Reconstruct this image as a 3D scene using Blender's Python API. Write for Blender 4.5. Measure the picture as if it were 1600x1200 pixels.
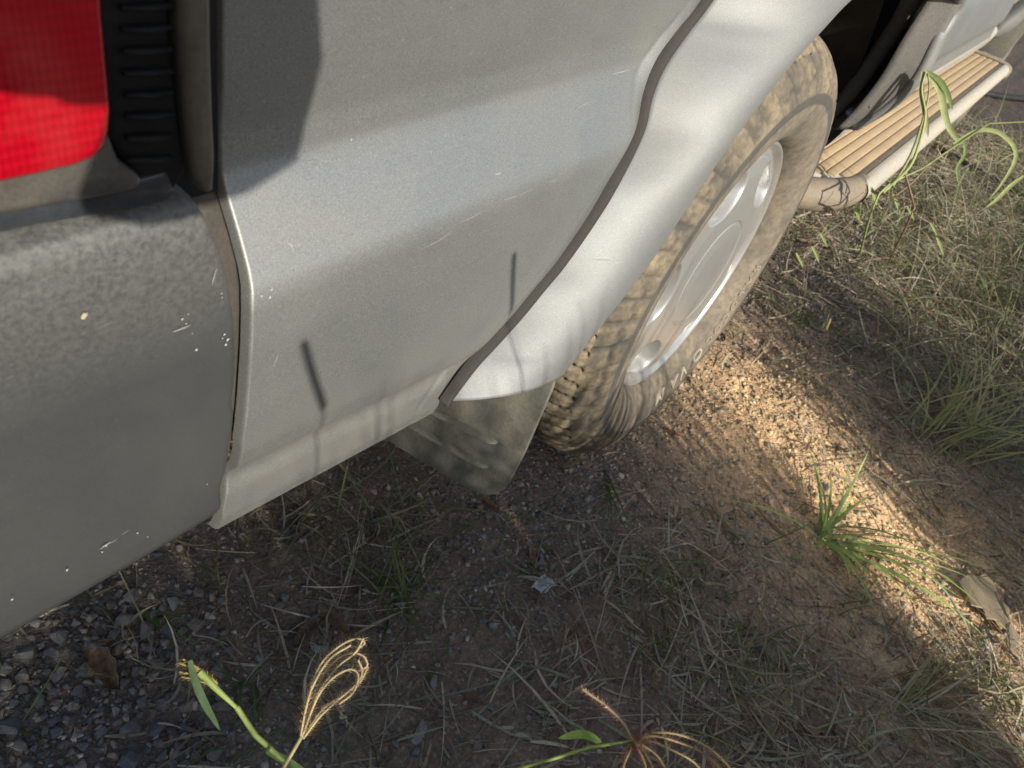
import bpy, bmesh, math, random
import numpy as np
from mathutils import Vector, Matrix

random.seed(7)
RNG = np.random.default_rng(7)
for o in list(bpy.data.objects):
    bpy.data.objects.remove(o)
scene = bpy.context.scene
COL = scene.collection

# ------------------------------------------------------------------ camera
CAM = np.array([-1.0889, -0.2641, 0.9535])
MR = np.array([[0.598, -0.4136, 0.6866], [-0.7652, -0.5495, 0.3354], [0.2385, -0.7259, -0.6451]])
u_, s_, v_ = np.linalg.svd(MR)
MR = u_ @ v_                      # columns: image right, image down, forward
FPX = 1220.23
cam_d = bpy.data.cameras.new('camera')
cam = bpy.data.objects.new('camera', cam_d)
COL.objects.link(cam)
cam_d.sensor_width = 36.0
cam_d.lens = 36.0 * FPX / 1600.0
cam_d.clip_start = 0.01
cam_d.clip_end = 800
r3 = Matrix(((MR[0, 0], -MR[0, 1], -MR[0, 2]), (MR[1, 0], -MR[1, 1], -MR[1, 2]), (MR[2, 0], -MR[2, 1], -MR[2, 2])))
cam.matrix_world = Matrix.Translation(Vector(CAM)) @ r3.to_4x4()
cam_d.dof.use_dof = True
cam_d.dof.focus_distance = 0.75
cam_d.dof.aperture_fstop = 14.0
scene.camera = cam

# ------------------------------------------------------------------ light
SUN_EL = math.radians(29)
SUN_H = np.array([0.390, 0.921])            # horizontal travel direction of the light
world = bpy.data.worlds.new('World')
scene.world = world
world.use_nodes = True
wn = world.node_tree
wn.nodes.clear()
sky = wn.nodes.new('ShaderNodeTexSky')
sky.sky_type = 'NISHITA'
sky.sun_disc = False
sky.sun_elevation = SUN_EL
sky.sun_rotation = math.atan2(-SUN_H[0], -SUN_H[1])
sky.air_density = 1.0
sky.dust_density = 1.5
bg = wn.nodes.new('ShaderNodeBackground')
bg.inputs['Strength'].default_value = 0.118
wo = wn.nodes.new('ShaderNodeOutputWorld')
wn.links.new(sky.outputs[0], bg.inputs[0])
wn.links.new(bg.outputs[0], wo.inputs[0])
sun_d = bpy.data.lights.new('sun', 'SUN')
sun_d.energy = 5.0
sun_d.angle = math.radians(0.55)
sun_d.color = (1.0, 0.94, 0.83)
sun = bpy.data.objects.new('sun', sun_d)
COL.objects.link(sun)
SUN_DIR = Vector((SUN_H[0] * math.cos(SUN_EL), SUN_H[1] * math.cos(SUN_EL), -math.sin(SUN_EL))).normalized()
sun.rotation_euler = SUN_DIR.to_track_quat('-Z', 'Y').to_euler()
sun.location = Vector((0, 0, 3)) - SUN_DIR * 6
scene.view_settings.view_transform = 'Standard'
scene.view_settings.look = 'None'
scene.view_settings.gamma = 1.0
scene.view_settings.exposure = 0.38

# ------------------------------------------------------------------ pixel helpers
def ray(px, py):
    d = MR @ np.array([px - 800.0, py - 600.0, FPX])
    return d / np.linalg.norm(d)
def on(ax, v, px, py):
    d = ray(px, py)
    return CAM + d * ((v - CAM[ax]) / d[ax])
def PX(px, py, x): return on(0, x, px, py)
def PY(px, py, y): return on(1, y, px, py)
def PZ(px, py, z=0.0): return on(2, z, px, py)
def PD(px, py, dist): return CAM + ray(px, py) * dist
def project(p):
    v = MR.T @ (np.asarray(p, float).T - CAM[:, None] if np.ndim(p) > 1 else np.asarray(p, float) - CAM)
    return 800 + FPX * v[0] / v[2], 600 + FPX * v[1] / v[2]

# ------------------------------------------------------------------ mesh helpers
def mesh_obj(name, verts, faces, mat=None, parent=None, smooth=False, mats=None):
    me = bpy.data.meshes.new(name)
    me.from_pydata([tuple(map(float, v)) for v in verts], [], [tuple(int(i) for i in f) for f in faces])
    me.validate()
    me.update()
    for m in (mats or ([mat] if mat else [])):
        me.materials.append(m)
    if smooth:
        me.shade_smooth()
    o = bpy.data.objects.new(name, me)
    COL.objects.link(o)
    if parent is not None:
        o.parent = parent
    return o
def fast_mesh(name, verts, quads, mat, parent=None, colors=None, smooth=False):
    """quads: (n,k) int array, k = 3 or 4"""
    me = bpy.data.meshes.new(name)
    n, k = quads.shape
    me.vertices.add(len(verts))
    me.vertices.foreach_set('co', np.ascontiguousarray(verts, np.float32).ravel())
    me.loops.add(n * k)
    me.loops.foreach_set('vertex_index', np.ascontiguousarray(quads, np.int32).ravel())
    me.polygons.add(n)
    me.polygons.foreach_set('loop_start', np.arange(0, n * k, k, dtype=np.int32))
    me.polygons.foreach_set('loop_total', np.full(n, k, np.int32))
    me.update(calc_edges=True)
    if colors is not None:
        a = me.color_attributes.new('tint', 'FLOAT_COLOR', 'POINT')
        c4 = np.ones((len(verts), 4), np.float32)
        c4[:, :3] = colors
        a.data.foreach_set('color', c4.ravel())
    me.materials.append(mat)
    if smooth:
        me.shade_smooth()
    o = bpy.data.objects.new(name, me)
    COL.objects.link(o)
    if parent is not None:
        o.parent = parent
    return o
def grid_faces(nu, nv, wrap_u=False, flip=False):
    f = []
    for i in range(nu if wrap_u else nu - 1):
        for j in range(nv - 1):
            a = i * nv + j
            b = ((i + 1) % nu) * nv + j
            q = (a, b, b + 1, a + 1)
            f.append(q[::-1] if flip else q)
    return f
def crv(pts, n):
    """smooth (Catmull-Rom) resample of a polyline to n points, even in arc length"""
    p = np.asarray(pts, float)
    if len(p) == 2:
        t = np.linspace(0, 1, n)[:, None]
        return p[0] * (1 - t) + p[1] * t
    q = np.vstack([2 * p[0] - p[1], p, 2 * p[-1] - p[-2]])
    out = []
    for i in range(1, len(q) - 2):
        t = np.linspace(0, 1, 14, endpoint=False)[:, None]
        a, b, c, d = q[i - 1], q[i], q[i + 1], q[i + 2]
        out.append(.5 * ((2 * b) + (-a + c) * t + (2 * a - 5 * b + 4 * c - d) * t * t + (-a + 3 * b - 3 * c + d) * t ** 3))
    out = np.vstack(out + [q[-2][None]])
    s = np.concatenate([[0], np.cumsum(np.linalg.norm(np.diff(out, axis=0), axis=1))])
    t = np.linspace(0, s[-1], n)
    return np.stack([np.interp(t, s, out[:, k]) for k in range(out.shape[1])], 1)
def tube_geo(path, rad, sides=6, cap=True, flat=1.0, upv=(0, 0, 1)):
    p = np.asarray(path, float)
    n = len(p)
    rad = np.broadcast_to(np.asarray(rad, float), (n,))
    tan = np.gradient(p, axis=0)
    tan /= np.linalg.norm(tan, axis=1)[:, None] + 1e-12
    up = np.array(upv, float)
    if abs(tan[0] @ up) > .95: up = np.array([1., 0, 0])
    V = []
    a = np.cross(tan[0], up); a /= np.linalg.norm(a)
    for i in range(n):
        a = a - tan[i] * (a @ tan[i]); a /= np.linalg.norm(a) + 1e-12
        b = np.cross(tan[i], a)
        for k in range(sides):
            th = 2 * math.pi * k / sides
            V.append(p[i] + rad[i] * (math.cos(th) * a + flat * math.sin(th) * b))
    F = []
    for i in range(n - 1):
        for k in range(sides):
            k2 = (k + 1) % sides
            F.append((i * sides + k, i * sides + k2, (i + 1) * sides + k2, (i + 1) * sides + k))
    if cap:
        F.append(tuple(range(sides))[::-1])
        F.append(tuple((n - 1) * sides + k for k in range(sides)))
    return V, F
class MB:
    def __init__(self): self.v = []; self.f = []
    def add(self, V, F):
        o = len(self.v)
        self.v += [tuple(x) for x in V]
        self.f += [tuple(i + o for i in q) for q in F]
        return self
    def tube(self, path, rad, **k): return self.add(*tube_geo(path, rad, **k))
    def obj(self, name, mat, parent=None, smooth=True): return mesh_obj(name, self.v, self.f, mat, parent, smooth)
def prism(name, outline, depth_vec, mat, parent, bevel=0.0, seg=3, smooth=True):
    """closed outline (n,3), extruded along depth_vec, edges rounded"""
    bm = bmesh.new()
    vs = [bm.verts.new(Vector(p)) for p in outline]
    f = bm.faces.new(vs)
    bm.normal_update()
    r = bmesh.ops.extrude_face_region(bm, geom=[f])
    ev = [g for g in r['geom'] if isinstance(g, bmesh.types.BMVert)]
    bmesh.ops.translate(bm, vec=Vector(depth_vec), verts=ev)
    bmesh.ops.recalc_face_normals(bm, faces=bm.faces)
    if bevel:
        es = [e for e in bm.edges if len(e.link_faces) == 2 and e.calc_face_angle() > .9]
        bmesh.ops.bevel(bm, geom=es, offset=bevel, segments=seg, affect='EDGES', profile=.5, clamp_overlap=True)
    me = bpy.data.meshes.new(name)
    bm.to_mesh(me); bm.free()
    me.materials.append(mat)
    if smooth:
        me.shade_smooth()
        try: me.set_sharp_from_angle(angle=math.radians(40))
        except Exception: pass
    o = bpy.data.objects.new(name, me)
    COL.objects.link(o)
    o.parent = parent
    return o
def box_obj(name, lo, hi, mat, parent, bevel=.002):
    (x0, y0, z0), (x1, y1, z1) = lo, hi
    return prism(name, [(x0, y0, z0), (x1, y0, z0), (x1, y1, z0), (x0, y1, z0)], (0, 0, z1 - z0), mat, parent, bevel, 2)
def tag(o, label=None, cat=None, group=None, kind=None):
    if label: o['label'] = label
    if cat: o['category'] = cat
    if group: o['group'] = group
    if kind: o['kind'] = kind
    return o
def empty(name, loc=(0, 0, 0)):
    o = bpy.data.objects.new(name, None)
    o.empty_display_size = .05
    o.location = loc
    COL.objects.link(o)
    return o
def sstep(x, a, b):
    t = np.clip((x - a) / (b - a), 0, 1)
    return t * t * (3 - 2 * t)
_nt = {}
def vnoise(x, y, scale, seed):
    if seed not in _nt:
        _nt[seed] = np.random.default_rng(seed).random((256, 256))
    T = _nt[seed]
    u = np.asarray(x) * scale + 91.3; v = np.asarray(y) * scale + 37.7
    i = np.floor(u).astype(int); j = np.floor(v).astype(int)
    a = u - i; b = v - j
    a = a * a * (3 - 2 * a); b = b * b * (3 - 2 * b)
    g = lambda p, q: T[p % 256, q % 256]
    return (g(i, j) * (1 - a) + g(i + 1, j) * a) * (1 - b) + (g(i, j + 1) * (1 - a) + g(i + 1, j + 1) * a) * b

# ------------------------------------------------------------------ materials
def new_mat(name):
    m = bpy.data.materials.new(name)
    m.use_nodes = True
    nt = m.node_tree
    return m, nt, nt.nodes['Principled BSDF']
def N(nt, t, **k):
    n = nt.nodes.new(t)
    for a, b in k.items():
        if a in n.inputs: n.inputs[a].default_value = b
        else: setattr(n, a, b)
    return n
def coords(nt, scale=1.0):
    tc = N(nt, 'ShaderNodeTexCoord')
    return tc.outputs['Object']
def noise(nt, vec, scale, detail=4, rough=.55, dist=0.0):
    n = N(nt, 'ShaderNodeTexNoise')
    n.inputs['Scale'].default_value = scale
    n.inputs['Detail'].default_value = detail
    n.inputs['Roughness'].default_value = rough
    n.inputs['Distortion'].default_value = dist
    nt.links.new(vec, n.inputs['Vector'])
    return n.outputs['Fac']
def ramp(nt, fac, stops):
    r = N(nt, 'ShaderNodeValToRGB')
    e = r.color_ramp.elements
    while len(e) < len(stops): e.new(.5)
    for q, (p, c) in zip(e, stops):
        q.position = p
        q.color = (c, c, c, 1) if np.isscalar(c) else (*c, 1)
    nt.links.new(fac, r.inputs[0])
    return r.outputs[0]
def mix(nt, fac, a, b, mode='MIX'):
    m = N(nt, 'ShaderNodeMix')
    m.data_type = 'RGBA'; m.blend_type = mode
    for i, v in ((0, fac), (6, a), (7, b)):
        if isinstance(v, (int, float)): m.inputs[i].default_value = v
        elif isinstance(v, tuple): m.inputs[i].default_value = (*v, 1)
        else: nt.links.new(v, m.inputs[i])
    return m.outputs[2]
def math_n(nt, op, a, b=0.0):
    m = N(nt, 'ShaderNodeMath'); m.operation = op
    for i, v in ((0, a), (1, b)):
        if isinstance(v, (int, float)): m.inputs[i].default_value = v
        else: nt.links.new(v, m.inputs[i])
    return m.outputs[0]
def bump(nt, b, h, strength, dist, prev=None):
    n = N(nt, 'ShaderNodeBump')
    n.inputs['Strength'].default_value = strength
    n.inputs['Distance'].default_value = dist
    nt.links.new(h, n.inputs['Height'])
    if prev is not None: nt.links.new(prev, n.inputs['Normal'])
    if b is not None: nt.links.new(n.outputs[0], b.inputs['Normal'])
    return n.outputs[0]

def paint(name, base, metallic=.3, rough=.46, coat=.25, flake=.25, dust=.25, dustcol=(.36, .31, .23), scuff=.0, lowdust=None, speck=25):
    m, nt, b = new_mat(name)
    v = coords(nt)
    fl = noise(nt, v, 1000, 2, .75)
    fl2 = ramp(nt, noise(nt, v, 620, 1, .5), [(.0, 0.0), (.68, 0.0), (.76, 1.0)])
    c = mix(nt, ramp(nt, fl, [(.25, 0.0), (.75, 1.0)]), tuple(x * (1 - flake) for x in base), tuple(min(1, x * (1 + flake)) for x in base))
    c = mix(nt, math_n(nt, 'MULTIPLY', fl2, .35), c, tuple(min(1, x * 1.9) for x in base))
    d = ramp(nt, noise(nt, v, 9, 6, .65, .4), [(.35, 0.0), (.8, dust)])
    if lowdust:
        sx = N(nt, 'ShaderNodeSeparateXYZ'); nt.links.new(v, sx.inputs[0])
        mr = N(nt, 'ShaderNodeMapRange')
        mr.inputs['From Min'].default_value = lowdust[0]; mr.inputs['From Max'].default_value = lowdust[1]
        mr.inputs['To Min'].default_value = lowdust[2]; mr.inputs['To Max'].default_value = 0
        nt.links.new(sx.outputs['Z'], mr.inputs['Value'])
        d = math_n(nt, 'ADD', d, math_n(nt, 'MULTIPLY', mr.outputs[0], ramp(nt, noise(nt, v, speck, 5, .7), [(.35, .15), (.62, 1.0)])))
    c = mix(nt, d, c, dustcol)
    if scuff:
        mp = N(nt, 'ShaderNodeMapping'); mp.inputs['Rotation'].default_value = (0, .5, 0); mp.inputs['Scale'].default_value = (12, 60, 170)
        nt.links.new(v, mp.inputs['Vector'])
        sc = noise(nt, mp.outputs[0], 1.0, 3, .6, .6)
        sm = ramp(nt, noise(nt, v, 7, 2, .5), [(.5, 0.0), (.62, 1.0)])
        s = math_n(nt, 'MULTIPLY', ramp(nt, sc, [(.0, 0.0), (.715, 0.0), (.74, scuff)]), sm)
        c = mix(nt, s, c, (.72, .72, .70))
    nt.links.new(c, b.inputs['Base Color'])
    b.inputs['Metallic'].default_value = metallic
    nt.links.new(math_n(nt, 'ADD', math_n(nt, 'MULTIPLY', d, .4), rough), b.inputs['Roughness'])
    b.inputs['Coat Weight'].default_value = coat
    b.inputs['Coat Roughness'].default_value = .12
    nb = bump(nt, None, noise(nt, v, 1300, 2, .6), .12, .0006)
    bump(nt, b, noise(nt, v, 60, 3, .5), .03, .004, nb)
    return m
def plastic(name, base, rough=.55, dust=.3, dustcol=(.33, .28, .20), spec=.4, scale=30, bumps=.15, coat=0.0):
    m, nt, b = new_mat(name)
    v = coords(nt)
    d = ramp(nt, noise(nt, v, scale, 6, .65, .3), [(.3, 0.0), (.75, dust)])
    fine = ramp(nt, noise(nt, v, scale * 14, 3, .6), [(.35, .82), (.7, 1.1)])
    c = mix(nt, d, base, dustcol)
    c = mix(nt, 1.0, c, fine, 'MULTIPLY')
    nt.links.new(c, b.inputs['Base Color'])
    nt.links.new(math_n(nt, 'ADD', math_n(nt, 'MULTIPLY', d, .35), rough), b.inputs['Roughness'])
    b.inputs['Specular IOR Level'].default_value = spec
    b.inputs['Coat Weight'].default_value = coat
    bump(nt, b, noise(nt, v, scale * 12, 3, .6), bumps, .001)
    return m
def tinted(name, rough=.6, trans=0.0, var=.25, scale=300, spec=.3):
    m, nt, b = new_mat(name)
    a = N(nt, 'ShaderNodeVertexColor'); a.layer_name = 'tint'
    v = coords(nt)
    c = mix(nt, 1.0, a.outputs[0], ramp(nt, noise(nt, v, scale, 3, .6), [(.3, 1 - var), (.7, 1 + var * .6)]), 'MULTIPLY')
    nt.links.new(c, b.inputs['Base Color'])
    b.inputs['Roughness'].default_value = rough
    b.inputs['Specular IOR Level'].default_value = spec
    if trans:
        out = nt.nodes['Material Output']
        t = N(nt, 'ShaderNodeBsdfTranslucent'); nt.links.new(c, t.inputs[0])
        ms = N(nt, 'ShaderNodeMixShader'); ms.inputs[0].default_value = trans
        nt.links.new(b.outputs[0], ms.inputs[1]); nt.links.new(t.outputs[0], ms.inputs[2])
        nt.links.new(ms.outputs[0], out.inputs['Surface'])
    return m

M_SILVER = paint('silver_paint', (.290, .300, .297), metallic=.78, rough=.54, coat=.0, flake=.32, scuff=.55, lowdust=(.50, .60, .3))
M_FLARE = paint('flare_paint', (.226, .234, .231), metallic=.45, rough=.62, coat=.0, dust=.2, scuff=.2)
M_BUMPER = paint('bumper_paint', (.052, .054, .054), metallic=.15, rough=.52, coat=.05, flake=.12, dust=.10, scuff=.3, lowdust=(.77, .66, .55), dustcol=(.24, .235, .21), speck=330)
M_BLACK = plastic('black_plastic', (.008, .0085, .010), rough=.75, dust=.03, spec=.2)
M_TRIM = plastic('pillar_trim_plastic', (.075, .068, .058), rough=.38, dust=.25, scale=18, coat=.2)
M_BEZEL = plastic('bezel_plastic', (.060, .058, .056), rough=.35, dust=.25, scale=40, coat=.2)
M_STRIP = plastic('lower_bezel_plastic', (.030, .034, .042), rough=.3, dust=.25, dustcol=(.12, .12, .12), scale=30, coat=.3)
M_RUBBER = plastic('rubber_strip', (.030, .028, .025), rough=.75, dust=.5, dustcol=(.065, .055, .045), scale=60)
M_GAP = plastic('gap_plate', (.055, .048, .040), rough=.8, dust=.6, dustcol=(.11, .095, .07), scale=40)
M_LINER = plastic('arch_liner', (.018, .016, .014), rough=.9, dust=.5, dustcol=(.07, .055, .04), scale=12)
M_FLANGE = plastic('arch_flange', (.135, .13, .12), rough=.7, dust=.5, dustcol=(.19, .175, .15), scale=22)
M_FLAP = plastic('mud_flap_rubber', (.145, .148, .130), rough=.75, dust=.65, dustcol=(.29, .26, .19), scale=16, bumps=.2)
M_STEP = plastic('step_tread_dusty', (.38, .28, .17), rough=.8, dust=.85, dustcol=(.50, .38, .22), scale=28)
M_GROOVE = plastic('step_groove_strip', (.07, .06, .05), rough=.8, dust=.7, dustcol=(.26, .20, .13), scale=70)
M_ALU = plastic('dusty_aluminium', (.42, .40, .35), rough=.45, dust=.7, dustcol=(.45, .37, .25), scale=14)
M_CAP = plastic('step_cap_plastic', (.20, .17, .13), rough=.6, dust=.6, dustcol=(.34, .27, .18), scale=26)
M_HOSE = plastic('hose_plastic', (.012, .012, .013), rough=.5, dust=.25, dustcol=(.1, .08, .06))
M_GLASS = plastic('dark_glass', (.01, .012, .013), rough=.08, dust=.05, spec=.5, coat=.5, bumps=0)
M_RIM = paint('alloy_paint', (.46, .463, .455), metallic=.5, rough=.27, coat=.4, flake=.05, dust=.25, dustcol=(.42, .34, .24))
M_LETTER = plastic('raised_letter_rubber', (.40, .36, .30), rough=.8, dust=.6, dustcol=(.46, .39, .29), scale=90)
M_LETTER2 = plastic('raised_letter_dusty', (.26, .22, .17), rough=.85, dust=.6, dustcol=(.34, .28, .2), scale=90)
M_PAPER = plastic('pale_scrap', (.62, .62, .60), rough=.8, dust=.4, dustcol=(.4, .35, .28), scale=60)
M_REDBIT = plastic('red_scrap', (.45, .03, .03), rough=.5, dust=.2)
M_SCREW = plastic('screw_metal', (.10, .085, .06), rough=.5, dust=.5)

def lens_mat():
    m, nt, b = new_mat('red_lens')
    v = coords(nt)
    sx = N(nt, 'ShaderNodeSeparateXYZ'); nt.links.new(v, sx.inputs[0])
    wx = math_n(nt, 'SINE', math_n(nt, 'MULTIPLY', sx.outputs['X'], 2300))
    wz = math_n(nt, 'SINE', math_n(nt, 'MULTIPLY', sx.outputs['Z'], 1500))
    w = math_n(nt, 'MULTIPLY', math_n(nt, 'ADD', wx, wz), .5)
    c = mix(nt, ramp(nt, math_n(nt, 'ADD', math_n(nt, 'MULTIPLY', w, .5), .5), [(.2, 0.0), (.8, 1.0)]), (.33, .0, .007), (.40, .002, .013))
    c = mix(nt, ramp(nt, noise(nt, v, 40, 4, .6), [(.5, 0.0), (.9, .12)]), c, (.5, .25, .2))
    nt.links.new(c, b.inputs['Base Color'])
    b.inputs['Roughness'].default_value = .3
    b.inputs['Coat Weight'].default_value = .45
    b.inputs['Coat Roughness'].default_value = .15
    bump(nt, b, w, .15, .0005)
    return m
M_LENS = lens_mat()

def tyre_mat():
    m, nt, b = new_mat('dusty_tyre_rubber')
    v = coords(nt)
    sx = N(nt, 'ShaderNodeSeparateXYZ'); nt.links.new(v, sx.inputs[0])
    a = N(nt, 'ShaderNodeVertexColor'); a.layer_name = 'tint'       # red channel: dust cover of the tread
    n1 = ramp(nt, noise(nt, v, 18, 6, .7, .5), [(.32, .0), (.62, 1.0)])
    n2 = ramp(nt, noise(nt, v, 90, 5, .65), [(.3, .45), (.65, 1.0)])
    sep = N(nt, 'ShaderNodeSeparateColor'); nt.links.new(a.outputs[0], sep.inputs[0])
    d = math_n(nt, 'MULTIPLY', math_n(nt, 'ADD', math_n(nt, 'MULTIPLY', n1, .62), .36), n2)
    d = math_n(nt, 'MULTIPLY', d, sep.outputs[0])
    col = mix(nt, ramp(nt, noise(nt, v, 45, 4, .6), [(.3, 0.0), (.7, 1.0)]), (.30, .240, .155), (.40, .320, .205))
    col = mix(nt, sep.outputs[1], col, (.27, .225, .165))
    c = mix(nt, d, (.055, .054, .052), col)
    nt.links.new(c, b.inputs['Base Color'])
    b.inputs['Roughness'].default_value = .85
    b.inputs['Specular IOR Level'].default_value = .25
    nb = bump(nt, None, noise(nt, v, 160, 4, .6), .25, .002)
    bump(nt, b, noise(nt, v, 700, 3, .6), .2, .0008, nb)
    return m
M_TYRE = tyre_mat()

def ground_mat():
    m, nt, b = new_mat('dirt_ground')
    v = coords(nt)
    big = noise(nt, v, 2.2, 3, .6)
    mid = noise(nt, v, 16, 4, .65)
    fine = noise(nt, v, 130, 3, .7)
    vor = N(nt, 'ShaderNodeTexVoronoi'); vor.inputs['Scale'].default_value = 150; nt.links.new(v, vor.inputs['Vector'])
    c = mix(nt, ramp(nt, mid, [(.3, 0.0), (.7, 1.0)]), (.165, .130, .104), (.335, .270, .208))
    c = mix(nt, ramp(nt, big, [(.4, 0.0), (.65, .6)]), c, (.30, .230, .175))
    sepc = N(nt, 'ShaderNodeSeparateColor'); nt.links.new(vor.outputs['Color'], sepc.inputs[0])
    c = mix(nt, math_n(nt, 'MULTIPLY', ramp(nt, sepc.outputs[0], [(.55, 0.0), (.8, .75)]), ramp(nt, vor.outputs['Distance'], [(.25, 1.0), (.55, 0.0)])), c, (.44, .36, .27))
    c = mix(nt, 1.0, c, ramp(nt, fine, [(.3, .7), (.7, 1.25)]), 'MULTIPLY')
    a = N(nt, 'ShaderNodeVertexColor'); a.layer_name = 'tint'
    c = mix(nt, 1.0, c, a.outputs[0], 'MULTIPLY')
    nt.links.new(c, b.inputs['Base Color'])
    b.inputs['Roughness'].default_value = .95
    b.inputs['Specular IOR Level'].default_value = .15
    bump(nt, b, math_n(nt, 'ADD', fine, math_n(nt, 'MULTIPLY', mid, .5)), .9, .008)
    return m
M_GROUND = ground_mat()
M_STONE = tinted('stone', rough=.85, var=.3, scale=180)
M_BLADE = tinted('grass_blade', rough=.6, trans=.25, var=.18, scale=120)
M_STRAW = tinted('dry_straw', rough=.75, trans=.12, var=.25, scale=150)
M_SEED = tinted('seed_head', rough=.6, trans=.35, var=.15, scale=500)
M_LEAF = tinted('dead_leaf', rough=.75, trans=.15, var=.35, scale=220)

def stone_single(name, c):
    m, nt, b = new_mat(name)
    v = coords(nt)
    k = mix(nt, ramp(nt, noise(nt, v, 1.2, 5, .7), [(.3, 0.0), (.7, 1.0)]), tuple(x * .7 for x in c), tuple(x * 1.25 for x in c))
    nt.links.new(k, b.inputs['Base Color']); b.inputs['Roughness'].default_value = .85
    bump(nt, b, noise(nt, v, 5, 5, .7), .5, .1)
    return m
M_STONES = [stone_single('grey_stone', (.25, .24, .23)), stone_single('blue_grey_stone', (.19, .19, .195)), stone_single('brown_stone', (.30, .26, .22)), stone_single('pale_stone', (.43, .40, .36))]
# ================================================================== GROUND
def gh(x, y):
    x = np.asarray(x, float); y = np.asarray(y, float)
    h = (vnoise(x, y, 3.1, 1) - .5) * .030 + (vnoise(x, y, 9.3, 2) - .5) * .014 + (vnoise(x, y, 27, 3) - .5) * .007
    h = h + (vnoise(x, y, 70, 4) - .5) * .0045
    w = np.exp(-((x / .35) ** 2 + ((y - .12) / .3) ** 2))      # flat under the wheel
    h = h * (1 - .85 * w)
    far = sstep(np.hypot(x, y), 4, 30)
    return h + far * (vnoise(x, y, .06, 5) - .5) * .8
def axis(a, b, step, far):
    mid = np.arange(a, b + step, step)
    g = []; d = step
    t = 0
    while t < far:
        d *= 1.35; t += d; g.append(t)
    g = np.array(g)
    return np.concatenate([(a - g)[::-1], mid, b + g])
gx = axis(-1.7, 3.3, .0105, 220.)
gy = axis(-1.35, .95, .0105, 220.)
GX, GY = np.meshgrid(gx, gy, indexing='ij')
GZ = gh(GX, GY)
gv = np.stack([GX.ravel(), GY.ravel(), GZ.ravel()], 1)
nu, nv = len(gx), len(gy)
ii, jj = np.meshgrid(np.arange(nu - 1), np.arange(nv - 1), indexing='ij')
q0 = (ii * nv + jj).ravel()
gq = np.stack([q0, q0 + nv, q0 + nv + 1, q0 + 1], 1)
# soil tint: redder loam in the middle, greyer gravelly soil by the bumper, sunlight painted into the strip by the wheel
gc = np.ones((len(gv), 3))
def blob(x, y, cx, cy, r): return np.exp(-((x - cx) ** 2 + (y - cy) ** 2) / r ** 2)
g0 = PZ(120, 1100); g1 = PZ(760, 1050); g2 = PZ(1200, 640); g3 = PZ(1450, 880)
wgrey = np.clip(blob(gv[:, 0], gv[:, 1], g0[0], g0[1], .28), 0, 1)[:, None]
wred = np.clip(blob(gv[:, 0], gv[:, 1], g1[0], g1[1], .30), 0, 1)[:, None]
wsunlit = np.clip(blob(gv[:, 0], gv[:, 1], g2[0], g2[1], .26) + blob(gv[:, 0], gv[:, 1], g3[0], g3[1], .3), 0, 1)[:, None]
gc = gc * (1 - wgrey) + np.array([.62, .68, .76]) * wgrey
gc = gc * (1 - wred) + np.array([1.0, .92, .86]) * wred
gc = gc * (1 - wsunlit) + np.array([2.6, 2.2, 1.6]) * wsunlit
wfar = sstep(gv[:, 0], .75, 1.5)[:, None]                  # shade painted into the soil tint further along the step
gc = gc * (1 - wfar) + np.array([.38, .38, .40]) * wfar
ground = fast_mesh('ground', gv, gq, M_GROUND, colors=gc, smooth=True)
tag(ground, kind='structure')

# ================================================================== CAR
car = tag(empty('parked_car'), 'silver four-wheel drive with dusty rear tyre and ribbed side step parked on dirt', 'car')
ZC = .365                                   # hub height; hub at x = 0

# ---- side section of the body behind the wheel: y over z
PZs = np.array([.470, .482, .497, .522, .534, .541, .552, .568, .60, .645, .672, .682, .724, .736, .756, .80, .90, 1.05, 1.25])
PYs = np.array([.029, .0185, .0140, .0140, .0165, .0160, .0080, .0050, .0052, .0078, .0110, .0140, .0420, .0470, .0478, .0425, .0290, .0240, .030])
_zz = np.linspace(.47, 1.25, 800)
_yy = np.interp(_zz, PZs, PYs)
_k = np.exp(-np.linspace(-2, 2, 13) ** 2); _k /= _k.sum()
_yy = np.convolve(np.pad(_yy, 6, 'edge'), _k, 'valid')
def yb(z): return np.interp(z, _zz, _yy)
def SURF(px, py):
    y = .015
    for _ in range(12):
        p = PY(px, py, y); y = .5 * y + .5 * float(yb(p[2]))
    return PY(px, py, y)

# ---- rubber strip path (pixels on the body side), then over the arch
S_PIX = [(690, 626), (731, 571), (766, 533), (804, 491), (836, 452), (871, 410), (920, 340), (951, 290), (979, 238), (997, 196), (1007, 150), (1026, 103), (1060, 52), (1098, 0)]
def yS(z): return .010 + .034 * sstep(z, .62, .755) - .010 * sstep(z, .76, .90)
def SURF_S(px, py):
    y = .012
    for _ in range(14):
        p = PY(px, py, y); y = .5 * y + .5 * float(yS(p[2]))
    return PY(px, py, y)
S_W = [SURF_S(*p) for p in S_PIX]
L_PIX = [(868, 588), (895, 555), (930, 510), (965, 465), (1000, 420), (1035, 370), (1070, 318), (1110, 258), (1155, 195), (1200, 135), (1250, 75), (1320, 0)]
L_W = [PY(p[0], p[1], -.035) for p in crv(L_PIX, len(S_PIX))]
for a, a2, rs, rl, yl in ((119, 100, .588, .462, -.036), (105, 88, .587, .47, -.04), (89, 74, .59, .485, -.046), (71, 60, .62, .52, -.052)):
    t = math.radians(a)
    S_W.append(np.array([rs * math.cos(t), float(yb(ZC + rs * math.sin(t))), ZC + rs * math.sin(t)]))
    t = math.radians(a2)
    L_W.append(np.array([rl * math.cos(t), yl, ZC + rl * math.sin(t)]))
F_EDGE = [PX(1504, 0, .480), PX(1470, 60, .488), PX(1439, 120, .498), PX(1395, 165, .505), PX(1337, 201, .51)]
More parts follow.
